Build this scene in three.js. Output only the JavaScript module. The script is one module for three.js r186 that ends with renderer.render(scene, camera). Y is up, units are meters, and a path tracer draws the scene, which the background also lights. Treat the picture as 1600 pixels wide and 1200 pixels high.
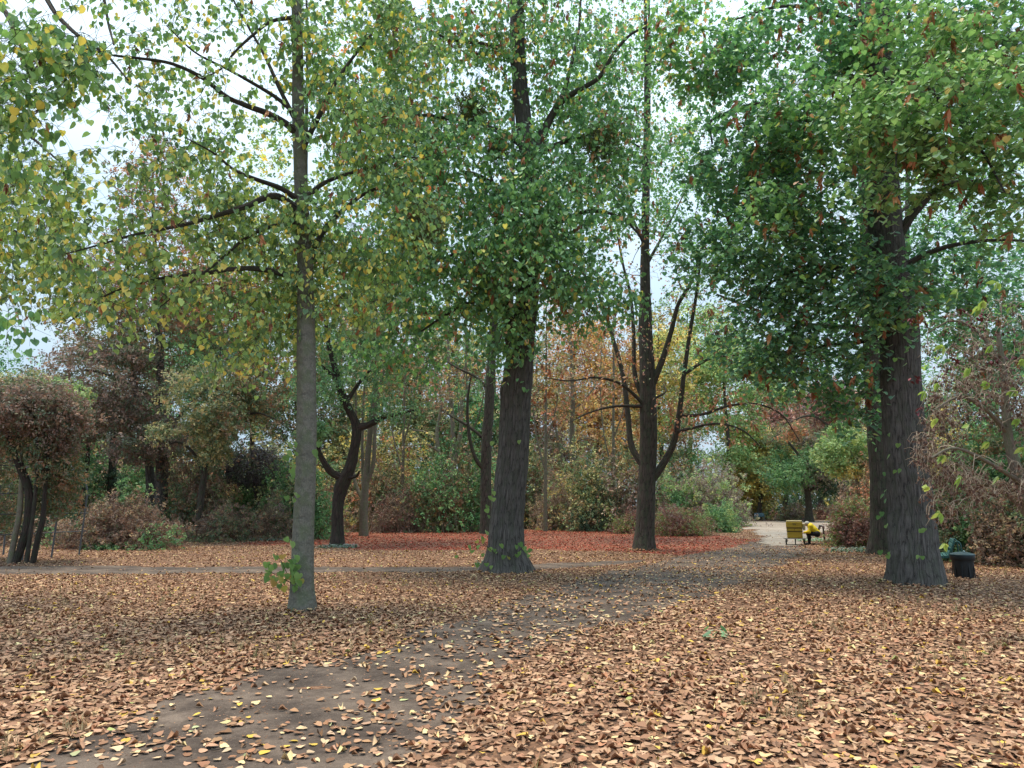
import * as THREE from 'three';
import { mergeGeometries } from 'three/addons/utils/BufferGeometryUtils.js';
import { MarchingCubes } from 'three/addons/objects/MarchingCubes.js';
import { RoundedBoxGeometry } from 'three/addons/geometries/RoundedBoxGeometry.js';

// ---------------------------------------------------------------- camera, sky, sun, exposure
const scene = new THREE.Scene();
const F = 1120, EYE = 1.65, HOR = 790;                 // focal length in photo pixels, eye height, horizon row
const pitch = Math.atan((HOR - 600) / F);
const camera = new THREE.PerspectiveCamera(2 * Math.atan(600 / F) * 180 / Math.PI, 4 / 3, 0.1, 900);
camera.position.set(0, EYE, 0);
camera.rotation.x = pitch;
camera.updateMatrixWorld();

const renderer = new THREE.WebGLRenderer({ antialias: true });
renderer.toneMapping = THREE.LinearToneMapping;
renderer.toneMappingExposure = 2.85;
renderer.shadowMap.enabled = true;
renderer.shadowMap.type = THREE.PCFSoftShadowMap;

function rng(seed) { let a = seed >>> 0; return () => { a = (a + 0x6D2B79F5) | 0; let t = Math.imul(a ^ (a >>> 15), 1 | a); t = (t + Math.imul(t ^ (t >>> 7), 61 | t)) ^ t; return ((t ^ (t >>> 14)) >>> 0) / 4294967296; }; }
const H = (i, j, k) => { let h = Math.imul(i, 374761393) ^ Math.imul(j, 668265263) ^ Math.imul(k, 2147483647 ^ 1274126177); h = Math.imul(h ^ (h >>> 13), 1274126177); h ^= h >>> 16; return (h >>> 0) / 4294967296; };
const sm = t => t * t * (3 - 2 * t), mixf = (a, b, t) => a + (b - a) * t, clamp = (x, a = 0, b = 1) => Math.min(b, Math.max(a, x));
function noise3(x, y, z) {                              // value noise, -1..1
  const i = Math.floor(x), j = Math.floor(y), k = Math.floor(z), u = sm(x - i), v = sm(y - j), w = sm(z - k);
  const a = mixf(mixf(H(i, j, k), H(i + 1, j, k), u), mixf(H(i, j + 1, k), H(i + 1, j + 1, k), u), v);
  const b = mixf(mixf(H(i, j, k + 1), H(i + 1, j, k + 1), u), mixf(H(i, j + 1, k + 1), H(i + 1, j + 1, k + 1), u), v);
  return mixf(a, b, w) * 2 - 1;
}
const fbm = (x, y, z, o = 3) => { let s = 0, a = 0.5; for (let n = 0; n < o; n++) { s += a * noise3(x, y, z); x *= 2.03; y *= 2.03; z *= 2.03; a *= 0.5; } return s; };
function pnoise(x, y, px, py, s = 0) {                  // periodic value noise for textures, 0..1
  const i = Math.floor(x), j = Math.floor(y), u = sm(x - i), v = sm(y - j), m = (a, n) => ((a % n) + n) % n;
  const g = (a, b) => H(m(a, px), m(b, py), s);
  return mixf(mixf(g(i, j), g(i + 1, j), u), mixf(g(i, j + 1), g(i + 1, j + 1), u), v);
}

{ // overcast sky after the standard overcast law: the zenith brighter than the horizon, soft cloud texture all round
  const W = 512, Hh = 256, data = new Float32Array(W * Hh * 4);
  for (let j = 0; j < Hh; j++) for (let i = 0; i < W; i++) {
    const el = ((j + 0.5) / Hh - 0.5) * Math.PI, az = (i + 0.5) / W * Math.PI * 2, s = Math.max(0, Math.sin(el));
    const x = Math.cos(el) * Math.cos(az), z = Math.cos(el) * Math.sin(az);
    const c = fbm(x * 2.2 + 5, s * 4, z * 2.2 + 9, 4);
    const L = 0.78 * (1 + 1.9 * s) / 2.9 * (1 + 0.12 * c), o = (j * W + i) * 4, t = clamp(0.5 + c);
    data[o] = L * mixf(0.60, 0.74, t); data[o + 1] = L * mixf(0.82, 0.88, t); data[o + 2] = L * mixf(1.02, 1.0, t); data[o + 3] = 1;
  }
  const sky = new THREE.DataTexture(data, W, Hh, THREE.RGBAFormat, THREE.FloatType);
  sky.mapping = THREE.EquirectangularReflectionMapping; sky.magFilter = THREE.LinearFilter; sky.minFilter = THREE.LinearFilter; sky.wrapS = THREE.RepeatWrapping; sky.needsUpdate = true;
  scene.background = sky; scene.environment = sky;
}
const sun = new THREE.DirectionalLight(0xffedd2, 1.5);
sun.position.set(-14, 74, -32); sun.target.position.set(0, 0, -22); scene.add(sun, sun.target);
sun.castShadow = true; sun.shadow.radius = 40; sun.shadow.mapSize.set(2048, 2048);
Object.assign(sun.shadow.camera, { left: -70, right: 70, top: 70, bottom: -70, near: 1, far: 200 });

// ---------------------------------------------------------------- placing: a photo pixel and a distance give a point of the park
const V = (x, y, z) => new THREE.Vector3(x, y, z);
const rayOf = (px, py) => V(px - 800, 600 - py, -F).applyAxisAngle(V(1, 0, 0), pitch);
const at = (px, py, d) => { const v = rayOf(px, py), s = d / -v.z; return V(v.x * s, EYE + v.y * s, -d); };
const ground = (px, py) => { const v = rayOf(px, py), s = EYE / -v.y; return V(v.x * s, 0, v.z * s); };
const depthOf = py => -ground(800, py).z;
const toPix = p => { const v = p.clone().sub(camera.position).applyAxisAngle(V(1, 0, 0), -pitch); return [800 + F * v.x / -v.z, 600 - F * v.y / -v.z, -v.z]; };

// ---------------------------------------------------------------- bookkeeping
const taken = new Map();
function numbered(name) { const n = taken.get(name) || 0; taken.set(name, n + 1); return n ? name + '_' + String(n).padStart(3, '0') : name; }
function tag(o, label, category, group, kind) { if (label) o.userData.label = label; if (category) o.userData.category = category; if (group) o.userData.group = group; if (kind) o.userData.kind = kind; return o; }
function thing(name, label, category, pos, group) { const g = new THREE.Group(); g.name = numbered(name); g.position.copy(pos); scene.add(g); return tag(g, label, category, group); }
function part(name, geo, mat, parent, kind) { const m = new THREE.Mesh(geo, mat); m.name = name; m.castShadow = m.receiveShadow = true; parent.add(m); if (kind) m.userData.kind = kind; return m; }

// ---------------------------------------------------------------- textures and materials
function tex(w, h, f, srgb, rx = 1, ry = 1) {
  const d = new Uint8Array(w * h * 4);
  for (let j = 0; j < h; j++) for (let i = 0; i < w; i++) { const c = f(i / w, j / h), o = (j * w + i) * 4; for (let k = 0; k < 3; k++) d[o + k] = clamp(Array.isArray(c) ? c[k] : c) * 255; d[o + 3] = 255; }
  const t = new THREE.DataTexture(d, w, h); t.magFilter = THREE.LinearFilter; t.minFilter = THREE.LinearMipmapLinearFilter; t.generateMipmaps = true;
  t.wrapS = t.wrapT = THREE.RepeatWrapping; t.repeat.set(rx, ry); if (srgb) t.colorSpace = THREE.SRGBColorSpace; t.needsUpdate = true; return t;
}
const S = h => new THREE.Color(h);                       // sRGB hex
const rgb = h => { const n = parseInt(h.slice(1), 16); return [(n >> 16 & 255) / 255, (n >> 8 & 255) / 255, (n & 255) / 255]; };
const lerp3 = (a, b, t) => a.map((x, k) => mixf(x, b[k], t));

function barkHeight(kind) {
  return (u, v) => {
    if (kind === 'ridged') {
      const wob = (pnoise(u * 6, v * 8, 6, 8, 3) - 0.5) * 1.6;
      const r = 1 - Math.abs(pnoise(u * 30 + wob * 0.6, v * 3 + pnoise(u * 26, v * 12, 26, 12, 9) * 0.5, 30, 3, 1) * 2 - 1);
      const r2 = 1 - Math.abs(pnoise(u * 60 + wob, v * 8, 60, 8, 2) * 2 - 1);
      return clamp(1 - (r ** 3 * 0.8 + r2 ** 4 * 0.35)) * 0.85 + pnoise(u * 128, v * 128, 128, 128, 4) * 0.15;
    }
    const s = pnoise(u * 20, v * 20, 20, 20, 5), l = pnoise(u * 8, v * 40, 8, 40, 6);
    return 0.45 * pnoise(u * 64, v * 40, 64, 40, 7) + 0.3 * s + 0.25 * l - (pnoise(u * 36, v * 36, 36, 36, 8) > 0.86 ? 0.25 : 0);
  };
}
function barkMat(kind, dark, mid, light, moss, bump) {
  const h = barkHeight(kind), c = [dark, mid, light, moss].map(rgb);
  const map = tex(512, 512, (u, v) => {
    const x = h(u, v), p = pnoise(u * 5, v * 4, 5, 4, 11) * 0.6 + pnoise(u * 17, v * 13, 17, 13, 12) * 0.4, g = pnoise(u * 90, v * 90, 90, 90, 13);
    let k = kind === 'ridged' ? (x < 0.5 ? lerp3(c[0], c[1], x * 2) : lerp3(c[1], c[2], (x - 0.5) * 1.5)) : lerp3(c[0], c[2], clamp(0.15 + 0.75 * x));
    k = lerp3(k, c[1], 0.12); k = lerp3(k, c[3], clamp((p - 0.45) * 2.6) * 0.65);
    if (g > 0.88) k = lerp3(k, c[2], 0.6);
    return k;
  }, true);
  return new THREE.MeshStandardMaterial({ map, bumpMap: tex(512, 512, h, false), bumpScale: bump, roughness: 0.95 });
}
const M = {
  barkLime: barkMat('ridged', '#1f1c1a', '#4a4542', '#78726d', '#4a4c40', 0.024),
  barkDark: barkMat('ridged', '#1d1916', '#433a34', '#6c6057', '#414c35', 0.03),
  barkSmooth: barkMat('smooth', '#3d3b35', '#625f55', '#8a867a', '#596148', 0.01),
  barkPale: barkMat('smooth', '#463d34', '#6d6154', '#918577', '#5f6a4a', 0.008),
  barkTwist: barkMat('ridged', '#1a1513', '#342924', '#54453d', '#333b28', 0.03),
  twig: new THREE.MeshStandardMaterial({ color: S('#4a4036'), roughness: 0.95 }),
  twigDark: new THREE.MeshStandardMaterial({ color: S('#3a332b'), roughness: 0.95 }),
  twigPale: new THREE.MeshStandardMaterial({ color: S('#9c8c7a'), roughness: 0.9 }),
  twigRed: new THREE.MeshStandardMaterial({ color: S('#6b4a40'), roughness: 0.95 }),
  leaf: new THREE.MeshPhysicalMaterial({ color: 0xffffff, roughness: 0.62, transmission: 0.5, thickness: 0, clearcoat: 0.35, clearcoatRoughness: 0.42, side: THREE.DoubleSide }),
  leafV: new THREE.MeshPhysicalMaterial({ color: 0xffffff, roughness: 0.9, transmission: 0.42, thickness: 0, side: THREE.DoubleSide, vertexColors: true }),
  dryV: new THREE.MeshStandardMaterial({ color: 0xffffff, roughness: 0.9, side: THREE.DoubleSide, vertexColors: true }),
  dry: new THREE.MeshStandardMaterial({ color: 0xffffff, roughness: 0.85, side: THREE.DoubleSide }),
};
M.leaf.roughness = 0.9;
M.litter = M.dry.clone(); M.litter.color.setRGB(0.88, 0.81, 0.71);
const leafMats = new Map();
function leafMat(hex, dry) {
  const k = hex + dry; if (!leafMats.has(k)) { const m = (dry ? M.litter : M.leaf).clone(); m.color.multiply(S(hex)); leafMats.set(k, m); } return leafMats.get(k);
}

// ---------------------------------------------------------------- tubes (trunks, limbs, twigs)
function resample(pts, step) {                            // pts: [{p, r}] -> smooth, evenly stepped
  const c = new THREE.CatmullRomCurve3(pts.map(q => q.p), false, 'centripetal'), L = c.getLength(), n = Math.max(2, Math.ceil(L / step)), out = [];
  c.arcLengthDivisions = 60; c.updateArcLengths();
  for (let i = 0; i <= n; i++) {
    const t = c.getUtoTmapping(i / n), f = t * (pts.length - 1), a = Math.min(pts.length - 2, Math.floor(f));
    out.push({ p: c.getPoint(t), r: mixf(pts[a].r, pts[a + 1].r, sm(f - a)) });
  }
  return out;
}
function tube(path, seg, disp, cap) {
  const n = path.length, pos = [], uv = [], idx = [], T = V(), N = V(1, 0, 0), B = V(), q = V();
  let s = 0;
  const turns = Math.max(1, Math.round(2 * Math.PI * path[0].r / 1.0));
  for (let i = 0; i < n; i++) {
    T.subVectors(path[Math.min(n - 1, i + 1)].p, path[Math.max(0, i - 1)].p).normalize();
    if (i) s += path[i].p.distanceTo(path[i - 1].p);
    if (!i && Math.abs(T.x) > 0.9) N.set(0, 0, 1);
    N.addScaledVector(T, -N.dot(T)).normalize(); B.crossVectors(T, N);
    for (let k = 0; k <= seg; k++) {
      const a = (k % seg) / seg * Math.PI * 2; let r = path[i].r;
      if (disp) r = disp(r, a, path[i].p, s);
      q.copy(path[i].p).addScaledVector(N, Math.cos(a) * r).addScaledVector(B, Math.sin(a) * r);
      pos.push(q.x, q.y, q.z); uv.push(k / seg * turns, s);
    }
  }
  for (let i = 0; i < n - 1; i++) for (let k = 0; k < seg; k++) { const a = i * (seg + 1) + k, b = a + seg + 1; idx.push(a, a + 1, b, b, a + 1, b + 1); }
  if (cap) { const o = pos.length / 3, p = path[n - 1].p; pos.push(p.x, p.y, p.z); uv.push(0.5, s); for (let k = 0; k < seg; k++) idx.push((n - 1) * (seg + 1) + k, (n - 1) * (seg + 1) + k + 1, o); }
  const g = new THREE.BufferGeometry();
  g.setAttribute('position', new THREE.Float32BufferAttribute(pos, 3)); g.setAttribute('uv', new THREE.Float32BufferAttribute(uv, 2)); g.setIndex(idx); g.computeVertexNormals();
  const nr = g.attributes.normal;
  for (let i = 0; i < n; i++) { const a = i * (seg + 1), b = a + seg; const x = nr.getX(a) + nr.getX(b), y = nr.getY(a) + nr.getY(b), z = nr.getZ(a) + nr.getZ(b), l = Math.hypot(x, y, z) || 1; nr.setXYZ(a, x / l, y / l, z / l); nr.setXYZ(b, x / l, y / l, z / l); }
  return g;
}
class Twigs {                                             // many thin sticks in one buffer
  constructor() { this.pos = []; this.nor = []; this.uv = []; this.idx = []; }
  add(path, seg = 3) {
    const n = path.length, T = V(), N = V(0.31, 0.2, 0.93).normalize(), B = V(), o = this.pos.length / 3;
    for (let i = 0; i < n; i++) {
      T.subVectors(path[Math.min(n - 1, i + 1)].p, path[Math.max(0, i - 1)].p).normalize();
      N.addScaledVector(T, -N.dot(T)); if (N.lengthSq() < 1e-4) N.set(1, 0, 0).addScaledVector(T, -T.x); N.normalize(); B.crossVectors(T, N);
      for (let k = 0; k < seg; k++) {
        const a = k / seg * Math.PI * 2, c = Math.cos(a), s = Math.sin(a), r = path[i].r, p = path[i].p;
        const nx = N.x * c + B.x * s, ny = N.y * c + B.y * s, nz = N.z * c + B.z * s;
        this.pos.push(p.x + nx * r, p.y + ny * r, p.z + nz * r); this.nor.push(nx, ny, nz); this.uv.push(k / seg * 0.2, i * 0.1);
      }
    }
    for (let i = 0; i < n - 1; i++) for (let k = 0; k < seg; k++) { const a = o + i * seg + k, a2 = o + i * seg + (k + 1) % seg; this.idx.push(a, a2, a + seg, a + seg, a2, a2 + seg); }
  }
  geo(base) {
    const g = new THREE.BufferGeometry();
    g.setAttribute('position', new THREE.Float32BufferAttribute(this.pos, 3)); g.setAttribute('normal', new THREE.Float32BufferAttribute(this.nor, 3)); g.setAttribute('uv', new THREE.Float32BufferAttribute(this.uv, 2)); g.setIndex(this.idx);
    if (base) g.translate(-base.x, -base.y, -base.z);
    return g;
  }
}

// ---------------------------------------------------------------- leaf shapes (stalk at the origin, tip along -y, face +z, length 1)
function polyLeaf(half, fold, droop, cy = -0.42) {
  const out = [...half, ...half.slice(1, -1).reverse().map(([x, y]) => [-x, y])];
  const z = (x, y) => -Math.abs(x) * fold - y * y * droop;
  const pos = [0, cy, z(0, cy)], uv = [0.5, 0.5], idx = [];
  for (const [x, y] of out) { pos.push(x, y, z(x, y)); uv.push(x + 0.5, y + 1); }
  for (let i = 0; i < out.length; i++) idx.push(0, 1 + (i + 1) % out.length, 1 + i);
  const g = new THREE.BufferGeometry();
  g.setAttribute('position', new THREE.Float32BufferAttribute(pos, 3)); g.setAttribute('uv', new THREE.Float32BufferAttribute(uv, 2)); g.setIndex(idx); g.computeVertexNormals(); return g;
}
const G = {
  lime: polyLeaf([[0, -0.02], [0.2, 0.08], [0.42, -0.06], [0.47, -0.32], [0.3, -0.68], [0, -1]], 0.28, 0.22),
  lime2: polyLeaf([[0, 0], [0.25, 0.05], [0.45, -0.18], [0.4, -0.5], [0.18, -0.82], [0, -1]], 0.55, 0.12),
  maple: polyLeaf([[0, 0], [0.3, 0.12], [0.25, -0.12], [0.58, -0.2], [0.34, -0.42], [0.44, -0.72], [0.18, -0.66], [0, -1]], 0.18, 0.2),
  oval: polyLeaf([[0, 0], [0.24, -0.28], [0.2, -0.62], [0, -1]], 0.3, 0.15, -0.5),
};
function bractGeo(r) {                                    // hanging cluster of dry strips
  const gs = [];
  for (let i = 0; i < 7; i++) { const g = polyLeaf([[0, 0], [0.11, -0.3], [0.1, -0.7], [0, -1]], 0.5, 0.3, -0.5); g.rotateX((r() - 0.3) * 0.9); g.rotateY(r() * 6.28); g.scale(1, 0.75 + r() * 0.4, 1); g.translate((r() - 0.5) * 0.35, (r() - 0.5) * 0.7, (r() - 0.5) * 0.35); gs.push(g); }
  return mergeGeometries(gs);
}
function sprayGeo(r, n, kind, spread, varied) {           // a twig with n leaves, tip along -y, length about 1; vertex colours vary the leaves a little
  const gs = [], tint = (g, a, b, c) => { const k = g.attributes.position.count, d = new Float32Array(k * 3); for (let i = 0; i < k; i++) { d[i * 3] = a; d[i * 3 + 1] = b; d[i * 3 + 2] = c; } g.setAttribute('color', new THREE.BufferAttribute(d, 3)); return g; };
  for (let i = 0; i < n; i++) {
    const g = G[kind].clone(), s = 0.3 + r() * 0.16, t = (i + 0.4) / n;
    g.scale(s, s, s); g.rotateX((r() - 0.5) * 1.6); g.rotateZ((i % 2 ? 1 : -1) * (0.5 + r() * 0.8)); g.rotateY((r() - 0.5) * 2.4);
    g.translate((r() - 0.5) * spread, -t * 0.85 + (r() - 0.5) * 0.12, (r() - 0.5) * spread);
    const l = 0.8 + r() * 0.4, w = (r() - 0.5) * varied; gs.push(tint(g, l * (1 + w), l, l * (1 - w * 0.5)));
  }
  return mergeGeometries(gs);
}
{ const r = rng(77); G.plain = polyLeaf([[0, 0], [0.4, -0.2], [0.3, -0.65], [0, -1]], 0.35, 0.2); G.bract = bractGeo(r); G.bract2 = bractGeo(r);
  G.spray = [0, 1, 2].map(() => sprayGeo(r, 8, 'oval', 0.5, 0.35)); G.sprayL = [0, 1].map(() => sprayGeo(r, 7, 'lime2', 0.6, 0.3)); G.far = [0, 1].map(() => sprayGeo(r, 10, 'oval', 0.9, 0.3)); }

// palettes: [hex, weight]
const P = {
  lime: [['#5d8048', 5], ['#6f9150', 4], ['#4d7046', 4], ['#7fa05a', 2], ['#c2b04e', 1.4], ['#d6bf58', 0.7], ['#9db060', 1.2]],
  limeYellow: [['#7d9a4c', 4], ['#62834a', 3], ['#96ac54', 3], ['#d3ba4e', 1.0], ['#b9b557', 1.3], ['#527348', 2]],
  limeDeep: [['#4d7547', 5], ['#3f6644', 4], ['#5f8850', 3], ['#6d9656', 1.6], ['#a8a956', 0.6], ['#98795a', 0.5]],
  limeMix: [['#5b8550', 4], ['#47704c', 4], ['#70975a', 3], ['#cbb85c', 1.1], ['#a7794f', 0.7], ['#b7653f', 0.25]],
  bright: [['#62973f', 4], ['#78ab4c', 3], ['#4f8040', 3], ['#8fb95c', 1.5], ['#c8b550', 0.3]],
  maple: [['#38634a', 5], ['#2f5745', 4], ['#477551', 3], ['#5c8a52', 1.2], ['#7a9c58', 0.4]],
  brown: [['#7d5c48', 4], ['#92705a', 3], ['#69503f', 2], ['#6c6a45', 3], ['#56643f', 3], ['#a5836a', 1]],
  brownGreen: [['#5b6b42', 4], ['#4a5f3f', 4], ['#7a6249', 3], ['#8a7a4f', 2], ['#90684c', 1.2]],
  olive: [['#7d8044', 4], ['#a19a58', 3], ['#5d7245', 3], ['#b3a063', 1.6], ['#46613f', 2], ['#a37f52', 1]],
  rust: [['#9a6042', 3], ['#b0724a', 3], ['#7d6a42', 3], ['#6a7a45', 3], ['#c08c50', 1.5]],
  orange: [['#bd8a4a', 4], ['#cda552', 4], ['#a66a42', 3], ['#a09a56', 3], ['#866a46', 3]],
  yellow: [['#cdb34d', 4], ['#b8a850', 3], ['#8f984a', 3], ['#d8c066', 2], ['#7e7c42', 2]],
  paleGreen: [['#8fa868', 4], ['#a4b777', 3], ['#7a9758', 3], ['#bcc07a', 2], ['#6d8454', 2]],
  green: [['#4c7a48', 4], ['#3c6840', 4], ['#5f8c50', 3], ['#74995a', 1.5]],
  darkGreen: [['#2f4a34', 4], ['#3a5840', 4], ['#27402f', 3], ['#4b6a48', 1.5]],
  blackPurple: [['#4d4247', 4], ['#3f393c', 3], ['#5c5052', 2], ['#56604a', 4]],
  dryBrown: [['#7a5a45', 4], ['#8d6d52', 3], ['#5e4838', 3], ['#a98d62', 1.5], ['#6b6a42', 1.4]],
  dryRed: [['#7c4a3f', 4], ['#6a3f38', 3], ['#8f5f4c', 3], ['#6e6444', 1.6], ['#a17a58', 1]],
  pink: [['#b3796a', 4], ['#a5675a', 3], ['#c7937f', 3], ['#8f6a50', 2], ['#a88c55', 1]],
  mauve: [['#8d7a72', 4], ['#77655f', 3], ['#8a8a66', 3], ['#a09a7c', 2]],
  lowBush: [['#6f7f42', 4], ['#7f5a48', 4], ['#5f7042', 3], ['#93624e', 2], ['#8b9455', 1.5]],
  mistletoe: [['#6c7436', 4], ['#7f853f', 3], ['#555e30', 3], ['#939246', 1]],
  dead: [['#5e463b', 5], ['#6b5144', 4], ['#503a32', 3], ['#7d6556', 2], ['#5a5a3c', 1]],
};
const GAIN = { maple: 2.7, limeDeep: 2.15, limeMix: 1.85, lime: 1.75, limeYellow: 1.6, green: 1.6, brown: 1.45, brownGreen: 1.6, olive: 1.5, dryBrown: 1.5, rust: 1.5, yellow: 1.35, dryRed: 1.35, mauve: 1.3, paleGreen: 1.25, orange: 1.3, lowBush: 1.35, darkGreen: 1.7, bright: 1.4 };   // brightens whole palettes
const MUTE = { orange: 0.08, yellow: 0.12, rust: 0.18, brown: 0.3, olive: 0.18, dryRed: 0.22, dryBrown: 0.2, pink: 0.2, bright: 0.2, green: 0.12, brownGreen: 0.1, limeYellow: 0.08 };
const WARM = { lime: 1.03, limeDeep: 1.08, limeMix: 1.06, limeYellow: 1.0, bright: 1.05, maple: 1.26, green: 1.1, darkGreen: 1.1, brownGreen: 1.04 };   // turns bluish greens towards yellow
for (const k in P) P[k] = P[k].map(([h, w]) => { const c = S(h).multiplyScalar(GAIN[k] || 1.1), m = WARM[k] || 1, g = MUTE[k] || 0; c.setRGB(c.r * m, c.g, c.b / m); const y = 0.3 * c.r + 0.6 * c.g + 0.1 * c.b; return ['#' + c.setRGB(mixf(c.r, y, g), mixf(c.g, y, g), mixf(c.b, y, g)).getHexString(), w]; });
function pick(pal, r) { let s = 0; for (const [, w] of pal) s += w; let t = r() * s; for (const [h, w] of pal) { t -= w; if (t <= 0) return h; } return pal[0][0]; }
const cCache = new Map();
const colOf = h => { if (!cCache.has(h)) cCache.set(h, S(h)); return cCache.get(h); };

// ---------------------------------------------------------------- a mass of leaves as one part
const _m = new THREE.Matrix4(), _q = new THREE.Quaternion(), _e = new THREE.Euler(), _s = V(), _c = new THREE.Color();
let nInst = 0;
function leafMass(name, list, geo, mat, parent, base, r, joined) {
  if (!list.length) return;
  const tint = l => { const k = 0.82 + r() * 0.36; _c.copy(colOf(l.c)); return _c.setRGB(_c.r * k * (0.94 + r() * 0.12), _c.g * k, _c.b * k * (0.92 + r() * 0.16)); };
  nInst += list.length;
  if (joined) {                                           // real faces in one buffer
    const gp = geo.attributes.position, gn = geo.attributes.normal, gi = geo.index.array, n = gp.count, N = list.length, pos = new Float32Array(N * n * 3), nor = new Float32Array(N * n * 3), col = new Float32Array(N * n * 3), idx = new Uint32Array(N * gi.length), v = V();
    list.forEach((l, i) => {
      const c = tint(l);
      for (let k = 0; k < n; k++) { const o = (i * n + k) * 3; v.fromBufferAttribute(gp, k).multiplyScalar(l.s).applyQuaternion(l.q).add(l.p).sub(base); pos[o] = v.x; pos[o + 1] = v.y; pos[o + 2] = v.z; v.fromBufferAttribute(gn, k).applyQuaternion(l.q); nor[o] = v.x; nor[o + 1] = v.y; nor[o + 2] = v.z; col[o] = c.r; col[o + 1] = c.g; col[o + 2] = c.b; }
      for (let k = 0; k < gi.length; k++) idx[i * gi.length + k] = gi[k] + i * n;
    });
    const g = new THREE.BufferGeometry(); g.setAttribute('position', new THREE.BufferAttribute(pos, 3)); g.setAttribute('normal', new THREE.BufferAttribute(nor, 3)); g.setAttribute('color', new THREE.BufferAttribute(col, 3)); g.setIndex(new THREE.BufferAttribute(idx, 1));
    return part(name, g, vertexTinted(mat), parent, 'stuff');
  }
  const im = new THREE.InstancedMesh(geo, mat, list.length); im.name = name; im.userData.kind = 'stuff'; im.castShadow = im.receiveShadow = true;
  list.forEach((l, i) => { _m.compose(_s.copy(l.p).sub(base).clone(), l.q, V(l.s, l.s, l.s)); im.setMatrixAt(i, _m); im.setColorAt(i, tint(l)); });
  parent.add(im); return im;
}
const tinted = new Map();
function vertexTinted(m) { if (!tinted.has(m)) { const c = m.clone(); c.vertexColors = true; tinted.set(m, c); } return tinted.get(m); }
function leafQuat(r, hang) {                              // hang 1: blade hangs from its stalk, 0: blade lies flat
  _e.set((1 - hang) * 1.35 + (r() - 0.35) * 0.9 * hang + (r() - 0.5) * 0.35, 0, (r() - 0.5) * 0.9, 'XYZ');
  return new THREE.Quaternion().setFromAxisAngle(V(0, 1, 0), r() * 6.283).multiply(_q.setFromEuler(_e).clone());
}

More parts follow.
